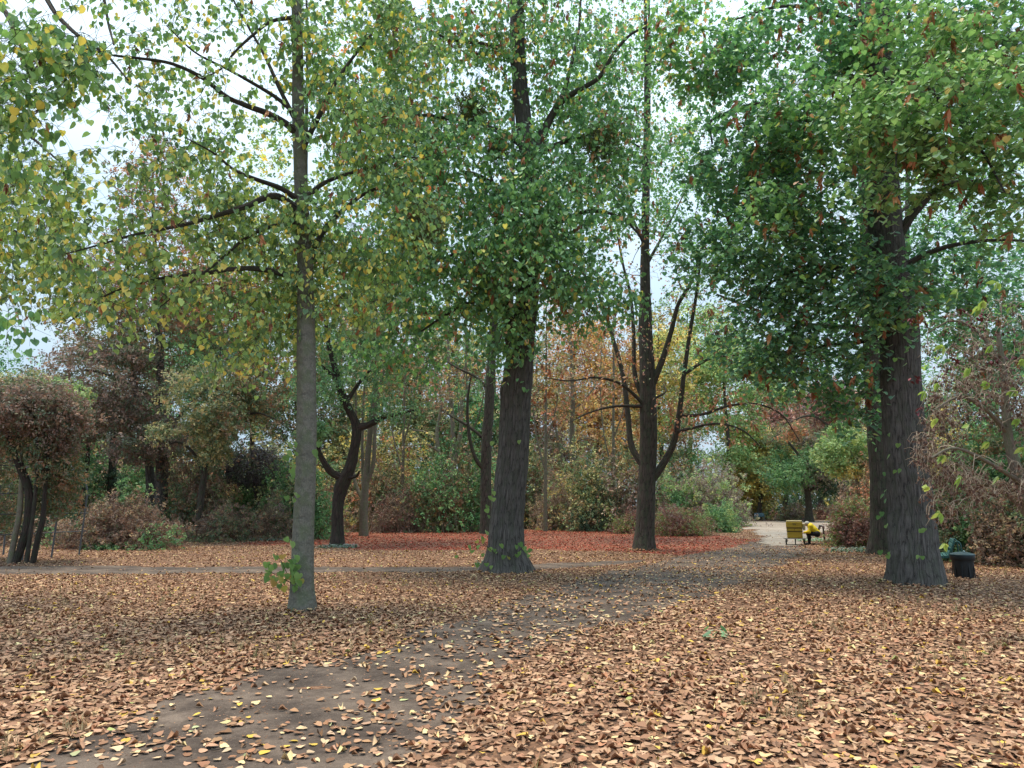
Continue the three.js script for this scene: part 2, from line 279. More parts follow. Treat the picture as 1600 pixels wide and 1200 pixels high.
// ---------------------------------------------------------------- trees
/* spec: trunk [[px, py, widthPx]...], d distance, limbs [{pts:[[px,py]...], w:[start,end], dd:[near,far offsets], stem}], clumps [[px, py, rx, ry, dd, targets, palette, leavesPerTarget]]   */
function makeTree(spec) {
  const r = rng(spec.seed), d = spec.d, base = spec.base || ground(spec.trunk[0][0], spec.trunk[0][1]);
  base.y = 0; if (spec.d) { base.z = -d; base.x = at(spec.trunk[0][0], spec.trunk[0][1], d).x; }
  const g = thing(spec.name, spec.label, 'tree', base, spec.group), mpp = D => D / F;
  const nodes = [];
  const tp = spec.trunk.map(([x, y, w, dz = 0]) => ({ p: at(x, y, d + dz), r: w / 2 * mpp(d + dz) }));
  tp[0].p.y = Math.min(tp[0].p.y, 0); tp.unshift({ p: tp[0].p.clone().add(V(0, -0.25, 0)), r: tp[0].r * 1.03 });
  const trunk = resample(tp, spec.step || 0.08), fl = spec.flare ?? 0.25, ph = r() * 6, rough = spec.rough ?? 0.05, ridge = spec.ridge ?? 0.006, so = r() * 50;
  const disp = (rad, a, p, s) => {
    const h = Math.max(0, p.y), cx = Math.cos(a), sx = Math.sin(a), root = Math.max(0, Math.sin(a * 2.5 + ph) * 0.5 + Math.sin(a * 4 + ph * 2) * 0.5);
    let R = rad * (1 + fl * Math.exp(-h / 0.36) * (0.45 + 0.9 * root));
    R += rad * rough * 2 * fbm(cx * 1.3 + so, p.y * 1.1, sx * 1.3, 3);
    if (ridge) { const f = rad * 30; R += ridge * (1 - 2.2 * Math.abs(noise3(cx * f + so, p.y * 1.3, sx * f))) + ridge * 0.5 * noise3(cx * f * 2.1, p.y * 4, sx * f * 2.1); }
    for (const k of spec.knots || []) { const dy = (p.y - k[0]) / k[2], da = Math.atan2(Math.sin(a - k[1]), Math.cos(a - k[1])) / 0.5; R += k[3] * Math.exp(-dy * dy - da * da); }
    return R;
  };
  const tg = tube(trunk, spec.seg || 28, disp); tg.translate(-base.x, -base.y, -base.z); part('trunk', tg, spec.bark, g);
  for (let i = 2; i < trunk.length; i += 3) nodes.push({ p: trunk[i].p, r: trunk[i].r, main: true, y: trunk[i].p.y });
  for (const L of spec.limbs || []) {
    const dd = L.dd || [0, 0], pts = L.pts.map(([x, y], i) => { const D = d + mixf(dd[0], dd[1], i / (L.pts.length - 1)); return { p: at(x, y, D), r: mixf(L.w[0], L.w[1], Math.pow(i / (L.pts.length - 1), 0.8)) / 2 * mpp(D) }; });
    if (!L.free) { let best = null, bd = 1e9; for (const n of nodes) { const dist = n.p.distanceToSquared(pts[0].p); if (dist < bd) { bd = dist; best = n; } } pts[0].p.copy(best.p); }
    const path = resample(pts, Math.max(0.1, (spec.step || 0.08) * 1.6)), o = r() * 40;
    const lg = tube(path, L.w[0] * mpp(d) > 0.12 ? 14 : 8, (rad, a, p) => rad * (1 + 0.16 * fbm(p.x * 5 + o, p.y * 5, p.z * 5 + a * 0.6, 2)), true);
    lg.translate(-base.x, -base.y, -base.z); part('limb', lg, L.mat || spec.limbBark || spec.bark, g);
    for (let i = 1; i < path.length; i += 2) nodes.push({ p: path[i].p, r: path[i].r });
  }
  // targets of the crown
  const targets = [];
  for (const [cx, cy, rx, ry, dz, n, pal, per] of spec.clumps) {
    const c = at(cx, cy, d + dz), m = mpp(d + dz), ax = rx * m, ay = ry * m, az = spec.deep ? spec.deep * ax : Math.min(ax, 3.2);
    for (let i = 0, k = 0; i < n && k < n * 30; k++) {
      const u = r() * 2 - 1, t = r() * 6.283, s = Math.cbrt(0.12 + 0.88 * r()), q = Math.sqrt(1 - u * u);
      const p = V(c.x + ax * s * q * Math.cos(t), c.y + ay * s * u, c.z + az * s * q * Math.sin(t));
      if (p.y < 0.5 || fbm(p.x * spec.gap + so, p.y * spec.gap * 1.3, p.z * spec.gap, 2) < (spec.gapLevel ?? -0.12)) continue;
      targets.push({ p, pal: pal || spec.pal, per: per || spec.per }); i++;
    }
  }
  for (const t of targets) { let b = 1e9; for (const n of nodes) { const dist = n.p.distanceToSquared(t.p); if (dist < b) b = dist; } t.b = b; }
  targets.sort((a, b) => a.b - b.b);
  const tw = new Twigs(), leaves = [], leafNodes = [], D = V();
  for (const t of targets) {
    let best = null, bd = 1e9;
    for (const n of nodes) { let dist = n.p.distanceTo(t.p); if (n.p.y > t.p.y) dist += (n.p.y - t.p.y) * 0.35; if (n.end) dist += 0.15; if (dist < bd) { bd = dist; best = n; } }
    const len = best.p.distanceTo(t.p), k = Math.max(3, Math.ceil(len / (spec.twigStep || 0.35))), path = [];
    const r0 = Math.min(best.r * 0.7, (spec.twigR || 0.004) + len * (spec.twigK || 0.009)), mid = best.p.clone().lerp(t.p, 0.5); mid.y += len * (0.10 + 0.12 * r()) * (spec.arch ?? 1); mid.x += (r() - 0.5) * len * 0.3; mid.z += (r() - 0.5) * len * 0.3;
    for (let i = 0; i <= k; i++) { const f = i / k, a = (1 - f) ** 2, b = 2 * f * (1 - f), c = f * f; const p = V(a * best.p.x + b * mid.x + c * t.p.x, a * best.p.y + b * mid.y + c * t.p.y, a * best.p.z + b * mid.z + c * t.p.z); if (i && i < k) p.add(V(r() - 0.5, r() - 0.5, r() - 0.5).multiplyScalar(len * 0.06)); path.push({ p, r: mixf(r0, spec.twigR || 0.004, f) }); }
    tw.add(path, r0 > 0.015 ? 5 : 3);
    for (let i = 1; i <= k; i++) nodes.push({ p: path[i].p, r: path[i].r, end: i === k });
    D.subVectors(t.p, path[k - 1].p).normalize(); t.dir = D.clone();
  }
  // leaves round every twig end
  const spread = spec.spread || 0.42, size = spec.size || 0.11, hang = spec.hang ?? 0.8;
  for (const t of targets) {
    const nt = spec.twiglets || 0; const ends = [t.p];
    for (let i = 0; i < nt; i++) { const e = t.p.clone().add(V(r() - 0.5, (r() - 0.72) * 0.9, r() - 0.5).multiplyScalar(spread * 2.1)); tw.add([{ p: t.p, r: 0.0035 }, { p: t.p.clone().lerp(e, 0.5).add(V(0, 0.04, 0)), r: 0.003 }, { p: e, r: 0.002 }], 3); ends.push(e); }
    for (let i = 0; i < t.per; i++) {
      let p;
      if (nt) { const e = ends[1 + Math.floor(r() * nt)]; p = t.p.clone().lerp(e, 0.15 + r() * 0.95).add(V(r() - 0.5, r() - 0.7, r() - 0.5).multiplyScalar(size * 1.1)); }
      else { const u = r() * 2 - 1, a = r() * 6.283, s = Math.cbrt(r()) * spread, q = Math.sqrt(1 - u * u); p = t.p.clone().add(V(s * q * Math.cos(a), s * u * 0.75, s * q * Math.sin(a))); }
      if (p.y < 0.25) continue;
      leaves.push({ p, q: leafQuat(r, hang), s: size * (0.65 + 0.6 * r()), c: pick(P[t.pal], r), k: Math.floor(r() * 8) });
    }
  }
  const twg = tw.geo(base); part('twigs', twg, spec.twigMat || M.twigDark, g, 'stuff');
  const geos = spec.geos || [G.lime, G.lime2], mat = spec.leafMat || M.leaf; let rest = leaves;
  if (spec.singles) {                                     // the leaves that show largest are parts of their own
    const seen = leaves.map(l => [l, toPix(l.p)]).filter(([, q]) => q[0] > 0 && q[0] < 1600 && q[1] > 0 && q[1] < 1200).sort((a, b) => a[1][2] / a[0].s - b[1][2] / b[0].s).slice(0, spec.singles).map(x => x[0]);
    const set = new Set(seen); rest = leaves.filter(l => !set.has(l));
    for (const l of seen) { const m = part('leaf', geos[l.k % geos.length], leafMat(l.c, false), g); m.position.copy(l.p).sub(base); m.quaternion.copy(l.q); m.scale.setScalar(l.s); }
  }
  geos.forEach((ge, i) => leafMass('crown', rest.filter(l => l.k % geos.length === i), ge, mat, g, base, r, mat === M.leaf));
  if (spec.bracts) {
    const b = []; for (let i = 0; i < spec.bracts; i++) { const t = targets[Math.floor(r() * targets.length)]; b.push({ p: t.p.clone().add(V((r() - 0.5) * 0.5, -0.1 - r() * 0.2, (r() - 0.5) * 0.5)), q: leafQuat(r, 1), s: (spec.bractSize || 0.16) * (0.7 + r() * 0.7), c: pick([['#a86d4a', 3], ['#b98058', 3], ['#8a5a40', 2], ['#c6946a', 1]], r) }); }
    leafMass('seed_bracts', b, r() < 2 ? G.bract : G.bract2, M.dry, g, base, r);
  }
  return { g, base, nodes, targets };
}

// ---------------------------------------------------------------- shrubs
function makeShrub(o) {
  const r = rng(o.seed), base = o.d ? at(o.px, o.py, o.d) : ground(o.px, o.py); base.y = 0; const d = -base.z, m = d / F;
  const g = thing(o.name, o.label, o.cat || 'shrub', base, o.group), rx = o.w / 2 * m, ry = o.h * m, rz = o.rz || Math.min(rx, 2.2), so = r() * 70;
  const tw = new Twigs(), ns = o.stems ?? 26;
  const surf = (u, t) => { const q = Math.sqrt(1 - u * u), x = q * Math.cos(t), z = q * Math.sin(t), k = 0.86 + 0.85 * fbm(x * 2.6 + so, u * 2.8, z * 2.6, 3); return V(x * rx * k, Math.max(0.02, u) * ry * k, z * rz * k); };
  for (let i = 0; i < ns; i++) {
    const e = surf(0.25 + r() * 0.75, r() * 6.283).multiplyScalar(0.75 + r() * 0.3), b = V((r() - 0.5) * rx * 1.3, 0, (r() - 0.5) * rz * 1.2), mid = b.clone().lerp(e, 0.5); mid.y += e.y * 0.18; mid.x += (r() - 0.5) * 0.2;
    const R = o.stemR || 0.012; tw.add([{ p: b, r: R }, { p: mid, r: R * 0.7 }, { p: e, r: R * 0.25 }], 3);
    for (let k = 0; k < (o.side ?? 2); k++) { const f = b.clone().lerp(e, 0.4 + r() * 0.5), q = f.clone().add(V(r() - 0.5, r() * 0.6 - 0.05, r() - 0.5).multiplyScalar(ry * 0.5)); tw.add([{ p: f, r: R * 0.5 }, { p: f.clone().lerp(q, 0.5).add(V(0, 0.03, 0)), r: R * 0.35 }, { p: q, r: R * 0.15 }], 3); }
  }
  part('stems', tw.geo(), o.twigMat || M.twigRed, g, 'stuff');
  const list = [];
  for (let i = 0; i < o.n; i++) {
    const u = Math.pow(r(), 0.9), t = r() * 6.283, s = Math.pow(0.2 + 0.8 * r(), 0.5), p = surf(u, t).multiplyScalar(s); p.y = Math.max(0.06, p.y);
    const pn = noise3(p.x * (o.patch || 1.2) + so, p.y * (o.patch || 1.2), p.z * 1.2), pal = o.pal2 && pn > (o.mix ?? 0.15) ? o.pal2 : o.pal;
    list.push({ p: p.add(base), q: new THREE.Quaternion().setFromEuler(_e.set((r() - 0.5) * 2.6, r() * 6.28, (r() - 0.5) * 2.6)), s: o.size * (0.7 + 0.6 * r()), c: pick(P[pal], r), k: i });
  }
  const geos = o.geos || G.spray; geos.forEach((ge, i) => leafMass('foliage', list.filter(l => l.k % geos.length === i), ge, o.leafMat || M.leafV, g, base, r));
  return g;
}

// ---------------------------------------------------------------- the ground, the paths and the zones of litter
const polyW = pts => pts.map(([x, y]) => { const p = ground(x, y); return [p.x, p.z]; });
const MAIN = polyW([[-160, 1290], [60, 1180], [205, 1126], [350, 1070], [500, 1030], [610, 1003], [715, 975], [830, 932], [950, 897], [1050, 872], [1130, 858], [1180, 846], [1240, 846], [1262, 858], [1240, 872], [1180, 905], [1060, 950], [960, 985], [880, 1010], [795, 1050], [725, 1105], [675, 1165], [630, 1240], [540, 1400], [-560, 1400]]);
const SIDE = polyW([[-700, 882.5], [0, 885], [200, 884.5], [460, 886.5], [640, 887], [760, 885], [900, 880], [1010, 874], [1000, 880], [900, 888], [760, 893], [640, 895], [460, 895], [200, 897], [0, 898.5], [-700, 900]]);
const GRAVEL = polyW([[1150, 815], [1165, 822], [1184, 834], [1176, 847], [1182, 853], [1240, 852], [1256, 840], [1300, 828], [1420, 821], [1420, 815], [1300, 813]]);
const RED = polyW([[350, 846], [480, 836], [600, 831], [800, 829], [950, 829], [1060, 836], [1140, 838], [1180, 846], [1240, 855], [1235, 861], [1150, 861], [1060, 868], [960, 862], [850, 858], [700, 862], [520, 856], [420, 853]]);
function inside(poly, x, z) { let c = false; for (let i = 0, j = poly.length - 1; i < poly.length; j = i++) { const [xi, zi] = poly[i], [xj, zj] = poly[j]; if ((zi > z) !== (zj > z) && x < (xj - xi) * (z - zi) / (zj - zi) + xi) c = !c; } return c; }
const wob = (x, z, a, f) => [x + a * fbm(x * f, 3.3, z * f, 3), z + a * fbm(x * f + 40, 7.1, z * f, 3)];
const onMain = (x, z) => { const [a, b] = wob(x, z, 0.55, 0.9); return inside(MAIN, a, b); };
const onSide = (x, z) => { const [a, b] = wob(x, z, 0.35, 0.8); return inside(SIDE, a, b); };
const onGravel = (x, z) => inside(GRAVEL, ...wob(x, z, 1.6, 0.3));
const onRed = (x, z) => inside(RED, ...wob(x, z, 3.2, 0.35));
const groundH = (x, z) => { const k = clamp((90 + z) / 40) * clamp(2 - Math.abs(x) / 30); return k * (0.035 * fbm(x * 0.35, 1.5, z * 0.35, 2) + 0.012 * noise3(x * 1.7, 9, z * 1.7)); };
function sheet(xs, zs, keep, lift, colorAt, uvScale) {
  const nx = xs.length, nz = zs.length, pos = [], uv = [], col = [], idx = [];
  for (let j = 0; j < nz; j++) for (let i = 0; i < nx; i++) { const x = xs[i], z = zs[j]; pos.push(x, groundH(x, z) + lift, z); uv.push(x * uvScale, z * uvScale); const c = colorAt ? colorAt(x, z) : [1, 1, 1]; col.push(...c); }
  for (let j = 0; j < nz - 1; j++) for (let i = 0; i < nx - 1; i++) { if (keep && !keep((xs[i] + xs[i + 1]) / 2, (zs[j] + zs[j + 1]) / 2)) continue; const a = j * nx + i; idx.push(a, a + 1, a + nx, a + nx, a + 1, a + nx + 1); }
  const g = new THREE.BufferGeometry(); g.setAttribute('position', new THREE.Float32BufferAttribute(pos, 3)); g.setAttribute('uv', new THREE.Float32BufferAttribute(uv, 2)); g.setAttribute('color', new THREE.Float32BufferAttribute(col, 3)); g.setIndex(idx); g.computeVertexNormals(); return g;
}
const range = (a, b, s) => { const o = []; for (let x = a; x <= b + 1e-6; x += s) o.push(x); return o; };
const litterTex = tex(1024, 1024, (u, v) => {
  const a = pnoise(u * 90 + pnoise(u * 40, v * 40, 40, 40, 31) * 2, v * 90, 90, 90, 21), b = pnoise(u * 160, v * 150 + pnoise(u * 30, v * 30, 30, 30, 33) * 3, 160, 150, 22), c = pnoise(u * 9, v * 9, 9, 9, 23), e = pnoise(u * 300, v * 300, 300, 300, 24);
  let k = lerp3(rgb('#6d5241'), rgb('#a67f65'), clamp(a * 1.5 - 0.25)); k = lerp3(k, rgb('#c19f83'), clamp((b - 0.62) * 3)); k = lerp3(k, rgb('#533f32'), clamp((0.3 - b) * 2.5)); k = lerp3(k, rgb('#86634c'), c * 0.35); return lerp3(k, rgb('#4a382d'), e * 0.2);
}, true);
const litterBump = tex(512, 512, (u, v) => 0.6 * pnoise(u * 90, v * 90, 90, 90, 41) + 0.4 * pnoise(u * 200, v * 200, 200, 200, 42), false);
const mGround = new THREE.MeshStandardMaterial({ map: litterTex, bumpMap: litterBump, color: new THREE.Color().setRGB(0.72, 0.66, 0.59), bumpScale: 0.02, roughness: 1, vertexColors: true });
const xsG = [-320, -200, -120, -80, -60, -45, ...range(-36, 36, 0.4), 45, 60, 80, 120, 200, 320], zsG = [-420, -260, -170, -120, ...range(-96, -60, 1.2), ...range(-59.6, 4, 0.4), 12, 40, 90];
{
  const g = sheet(xsG, zsG, null, 0, (x, z) => { const n = 0.88 + 0.28 * fbm(x * 0.4, 5, z * 0.4, 3); return onRed(x, z) ? [1.15 * n, 0.78 * n, 0.72 * n] : [n, n, n * 0.98]; }, 1 / 3.1);
  tag(part('ground', g, mGround, scene), 'park ground under a carpet of brown fallen leaves', 'ground', null, 'structure');
}
const asphalt = (dark, light, stone) => new THREE.MeshStandardMaterial({ roughness: 0.95, bumpScale: 0.006, vertexColors: true,
  map: tex(1024, 1024, (u, v) => { const a = pnoise(u * 6, v * 6, 6, 6, 51) * 0.5 + pnoise(u * 23, v * 23, 23, 23, 52) * 0.3 + pnoise(u * 80, v * 80, 80, 80, 53) * 0.2, s = pnoise(u * 260, v * 260, 260, 260, 54), w = pnoise(u * 340, v * 340, 340, 340, 55); let k = lerp3(rgb(dark), rgb(light), clamp(a * 1.7 - 0.35)); if (s > 0.8) k = lerp3(k, rgb(stone), (s - 0.8) * 3.2); if (w < 0.16) k = lerp3(k, rgb(dark), 0.5); return k; }, true),
  bumpMap: tex(512, 512, (u, v) => 0.6 * pnoise(u * 128, v * 128, 128, 128, 56) + 0.4 * pnoise(u * 40, v * 40, 40, 40, 57), false) });
const mPath = asphalt('#3f332b', '#6f6054', '#a08f7f'), mGravel = asphalt('#85796c', '#a89c8f', '#c4bab0');
{
  const c = (x, z) => { const n = 0.92 + 0.3 * fbm(x * 0.8, 2, z * 0.8, 3); return [n, n, n]; };
  tag(part('path', sheet(range(-16, 24, 0.2), range(-34, -2, 0.2), onMain, 0.004, c, 0.5), mPath, scene), 'dark trodden earth path running diagonally under scattered leaves', 'path', null, 'structure');
  tag(part('side_path', sheet(range(-34, 6, 0.2), range(-26, -15, 0.2), onSide, 0.008, c, 0.5), mPath, scene), 'narrow grey path crossing behind the slender grey trunk', 'path', null, 'structure');
  tag(part('gravel_path', sheet(range(10, 46, 0.5), range(-96, -28, 0.5), onGravel, 0.012, c, 0.4), mGravel, scene), 'pale gravel path bending round the shrubs beyond the yellow cart', 'path', null, 'structure');
}

// fallen leaves: five dried shapes lying on the ground
function fallenGeo(r, curl, roll, twist, from) {
  const g = (from || (r() < 0.5 ? G.lime : G.lime2)).clone(), p = g.attributes.position;
  for (let i = 0; i < p.count; i++) {
    let x = p.getX(i), y = p.getY(i) + 0.5, z = x * x * curl * 1.9 + y * y * roll + x * y * twist + (r() - 0.5) * 0.10;
    p.setXYZ(i, x * (1 - Math.abs(curl) * 0.35), y, z);
  }
  g.rotateX(-Math.PI / 2); g.computeVertexNormals(); g.computeBoundingBox(); g.translate(0, -g.boundingBox.min.y, 0); return g;
}
const LIT = { brown: [['#b8977f', 4], ['#aa886f', 5], ['#98745e', 5], ['#c6a78c', 3], ['#876854', 3], ['#b0836a', 2], ['#d5bd95', 1.1], ['#d2b457', 0.6], ['#e0d4a4', 0.4], ['#a3ad6e', 0.14]],
  path: [['#b9967e', 4], ['#a98469', 4], ['#cfb89c', 3], ['#966f57', 3], ['#dfcda2', 1.4], ['#d6b755', 0.8], ['#b0ba90', 0.3], ['#7d5d45', 3]],
  red: [['#bf5a41', 4], ['#ae4d38', 5], ['#9c4030', 4], ['#7a4a36', 3], ['#bd836a', 3], ['#c9a080', 1.6], ['#8d6a50', 2]] };
const fr = rng(501), fGeos = [[0.35, 0.05, 0.15], [0.1, 0.12, -0.2], [-0.25, 0.1, 0.25], [1.3, -0.1, 0.1], [0.05, 0.3, 0.2], [0.2, -0.2, -0.3]].map(a => fallenGeo(fr, ...a));
const fallen = [];
{
  const r = rng(502);
  const drop = (x, z, pal, sz, lift) => fallen.push({ p: V(x, groundH(x, z) + 0.008 + lift, z), q: new THREE.Quaternion().setFromEuler(_e.set((r() - 0.5) * 0.36, r() * 6.283, (r() - 0.5) * 0.36, 'YXZ')), s: sz * (0.5 + 0.7 * r() + 0.5 * r() ** 4), c: pick(LIT[pal], r), k: Math.floor(r() * fGeos.length), pal });
  // strips of distance, the density falling off as the leaves get too small to tell apart
  for (let d = 3.6; d < 58; d += 0.5) {
    const half = d * 0.80 + 1.2, dens = d < 8 ? 440 : d < 12 ? 380 : d < 20 ? 230 : d < 30 ? 110 : d < 50 ? 50 : 14, big = d < 20 ? 1.08 : d < 30 ? 1.2 : 1.4, n = Math.round(2 * half * 0.5 * dens);
    for (let i = 0; i < n; i++) {
      const x = (r() * 2 - 1) * half, z = -(d + r() * 0.5), js = () => (r() + r() + r() - 1.5) * 0.34, m = onMain(x + js(), z + js()), s = onSide(x, z), gv = onGravel(x, z), red = !m && onRed(x, z), t = r();
      const clump = 0.5 + fbm(x * 1.1, 4, z * 1.1, 3);
      if (gv && t > 0.05) continue;
      if (s && t > 0.03) continue;
      if (m) { const far = clamp((d - 7) / 7), nearEdge = clamp((clump - 0.35) * 2.2); if (t > mixf(0.055 + 0.24 * nearEdge, 0.27 + 0.2 * nearEdge, far)) continue; drop(x, z, 'path', 0.060 * big, r() * 0.008); continue; }
      if (t > 0.62 + 0.55 * clump) continue;
      drop(x, z, red ? 'red' : 'brown', 0.060 * big, r() * r() * 0.022);
    }
  }
}
{ // leaves drifted against the trunks
  const r = rng(504); for (const [px, py, R] of [[472, 955, 0.18], [792, 893, 0.52], [1431, 912, 0.52], [1006, 860, 0.42]]) { const c = ground(px, py); for (let i = 0; i < 420 * R + 90; i++) { const a = r() * 6.283, q = R + 0.02 + r() * r() * 0.4, x = c.x + Math.cos(a) * q, z = c.z + Math.sin(a) * q; fallen.push({ p: V(x, groundH(x, z) + 0.012 + 0.07 * r() * Math.max(0, 1 - (q - R) / 0.3), z), q: new THREE.Quaternion().setFromEuler(_e.set((r() - 0.5) * 0.8, r() * 6.283, (r() - 0.5) * 0.8, 'YXZ')), s: 0.05 + 0.05 * r(), c: pick(LIT.brown, r), k: Math.floor(r() * fGeos.length), pal: 'brown' }); } }
}
{ // the three hundred that show largest are leaves of their own, the rest one carpet
  const seen = fallen.map(l => [l, toPix(l.p)]).filter(([l, q]) => q[0] > 4 && q[0] < 1596 && q[1] < 1194 && l.p.y > 0.004).sort((a, b) => a[1][2] / a[0].s - b[1][2] / b[0].s).slice(0, 300).map(x => x[0]), set = new Set(seen);
  const words = { '#b8977f': 'light brown', '#aa886f': 'brown', '#98745e': 'dark brown', '#c6a78c': 'tan', '#876854': 'deep brown', '#b0836a': 'russet', '#d5bd95': 'cream', '#d2b457': 'golden yellow', '#e0d4a4': 'pale straw', '#a3ad6e': 'pale green', '#b9967e': 'pinkish brown', '#a98469': 'dull brown', '#cfb89c': 'beige', '#966f57': 'chestnut', '#dfcda2': 'pale cream', '#d6b755': 'bright yellow', '#b0ba90': 'greyish green' };
  for (const l of seen) {
    const m = part(numbered('fallen_leaf'), fGeos[l.k], leafMat(l.c, true), scene), w = words[l.c] || 'brown', where = l.pal === 'path' ? 'lying on the dark path' : 'on top of the leaf carpet';
    m.position.copy(l.p); m.quaternion.copy(l.q); m.scale.setScalar(l.s); tag(m, `${w} dry heart-shaped leaf ${where}`, 'leaf', `${w} fallen leaves ${where}`);
  }
  const carpet = new THREE.Group(); carpet.name = 'fallen_leaves'; scene.add(carpet); tag(carpet, 'thick carpet of dry brown and red fallen leaves covering the park floor', 'fallen leaves', null, 'stuff');
  const r = rng(503), rest = fallen.filter(l => !set.has(l)); for (const l of rest) l.near = -l.p.z < 10 + 9 * r();
  fGeos.forEach((g, i) => leafMass('dry_leaves', rest.filter(l => l.k === i && l.near), g, M.litter, carpet, V(0, 0, 0), r, true));
  const plain = polyLeaf([[0, 0], [0.42, -0.25], [0.26, -0.7], [0, -1]], 0.4, 0.15, -0.45), fars = [[0.35, 0.05, 0.15], [-0.25, 0.1, 0.25], [1.3, -0.1, 0.1], [0.2, -0.2, -0.3]].map(q => fallenGeo(r, ...q, plain));
  fars.forEach((g, i) => leafMass('dry_leaves', rest.filter((l, k) => !l.near && k % 4 === i), g, M.litter, carpet, V(0, 0, 0), r));
}
{ // broken bits of leaf and bark between the leaves
  const r = rng(507), list = [], bit = polyLeaf([[0, 0], [0.4, -0.2], [0.3, -0.75], [0, -1]], 0.35, 0.2, -0.5); bit.rotateX(-Math.PI / 2);
  for (let d = 3.8; d < 17; d += 0.5) { const half = d * 0.78 + 0.5, n = Math.round(2 * half * 0.5 * (d < 9 ? 260 : 120)); for (let i = 0; i < n; i++) { const x = (r() * 2 - 1) * half, z = -(d + r() * 0.5), m = onMain(x, z), c = 0.5 + fbm(x * 1.4, 14, z * 1.4, 3); if (m && r() > 0.12 + 0.7 * c * c) continue; list.push({ p: V(x, groundH(x, z) + 0.007 + (m ? 0 : r() * 0.02), z), q: new THREE.Quaternion().setFromEuler(_e.set((r() - 0.5) * 0.5, r() * 6.283, (r() - 0.5) * 0.5, 'YXZ')), s: 0.012 + 0.03 * r() * r(), c: pick([['#8f6a52', 4], ['#77553f', 4], ['#a98469', 3], ['#5c4436', 3], ['#c4a385', 1]], r) }); } }
  const t = thing('leaf_fragments', 'crumbled brown bits of leaf strewn over path and ground', 'leaf fragments', V(0, 0, 0)); t.userData.kind = 'stuff'; leafMass('crumbs', list, bit, M.litter, t, V(0, 0, 0), r);
}
{ // dry grass blades and a few green weeds between the leaves
  const r = rng(511), blade = new THREE.BufferGeometry(); const pos = [], idx = [];
  for (let b = 0; b < 9; b++) { const a = r() * 6.28, l = 0.6 + r() * 0.5, x = (r() - 0.5) * 0.35, z = (r() - 0.5) * 0.35, dx = Math.cos(a), dz = Math.sin(a), w = 0.02, o = pos.length / 3, k = 0.25 + r() * 0.5; pos.push(x - dz * w, 0, z + dx * w, x + dz * w, 0, z - dx * w, x + dx * k * 0.4 * l - dz * w * 0.7, l * 0.6, z + dz * k * 0.4 * l + dx * w * 0.7, x + dx * k * 0.4 * l + dz * w * 0.7, l * 0.6, z + dz * k * 0.4 * l - dx * w * 0.7, x + dx * k * l, l * 0.95, z + dz * k * l); idx.push(o, o + 1, o + 2, o + 2, o + 1, o + 3, o + 2, o + 3, o + 4); }
  blade.setAttribute('position', new THREE.Float32BufferAttribute(pos, 3)); blade.setIndex(idx); blade.computeVertexNormals();
  const list = [];
  for (let i = 0; i < 2600; i++) { const d = 4 + Math.pow(r(), 1.3) * 16, x = mixf(-0.75, 0.8, r()) * d, z = -d; if (onMain(x, z) || onSide(x, z)) continue; const c = fbm(x * 0.9 + 3, 8, z * 0.9, 2); if (c < 0.12) continue; list.push({ p: V(x, groundH(x, z), z), q: new THREE.Quaternion().setFromAxisAngle(V(0, 1, 0), r() * 6.28), s: 0.08 + 0.09 * r(), c: pick([['#a08a66', 4], ['#8a7a58', 3], ['#76764c', 1.2], ['#b5a07a', 2]], r) }); }
  const t = thing('dry_grass', 'straw-coloured dry grass poking through the fallen leaves', 'grass', V(0, 0, 0)); t.userData.kind = 'stuff'; leafMass('grass_blades', list, blade, M.dry, t, V(0, 0, 0), r);
  // ivy and low green cover at the foot of the shrubs
  const iv = []; const put = (px, py, wx, wz, n, pal) => { const c = ground(px, py); for (let i = 0; i < n; i++) { const a = r() * 6.28, s = Math.sqrt(r()), x = c.x + Math.cos(a) * s * wx, z = c.z + Math.sin(a) * s * wz; iv.push({ p: V(x, groundH(x, z) + 0.04 + r() * 0.12, z), q: new THREE.Quaternion().setFromEuler(_e.set(-1.2 + (r() - 0.5) * 1.2, r() * 6.28, (r() - 0.5), 'YXZ')), s: 0.09 + 0.07 * r(), c: pick(P[pal], r), k: i }); } };
  put(1565, 878, 1.5, 1.6, 900, 'green'); put(1355, 862, 1.6, 0.8, 500, 'darkGreen'); put(527, 856, 0.8, 0.5, 260, 'darkGreen'); put(350, 846, 3.4, 0.5, 420, 'darkGreen'); put(1290, 846, 1.3, 1.2, 380, 'green'); put(770, 884, 0.5, 0.3, 120, 'darkGreen'); put(1120, 1000, 0.14, 0.12, 14, 'green');
  const ivt = thing('ground_ivy', 'low green ivy creeping at the foot of trunks and shrubs', 'ground cover', V(0, 0, 0)); ivt.userData.kind = 'stuff'; leafMass('ivy_leaves', iv, G.oval, M.leaf, ivt, V(0, 0, 0), r);
}
console.log('ground', nInst);

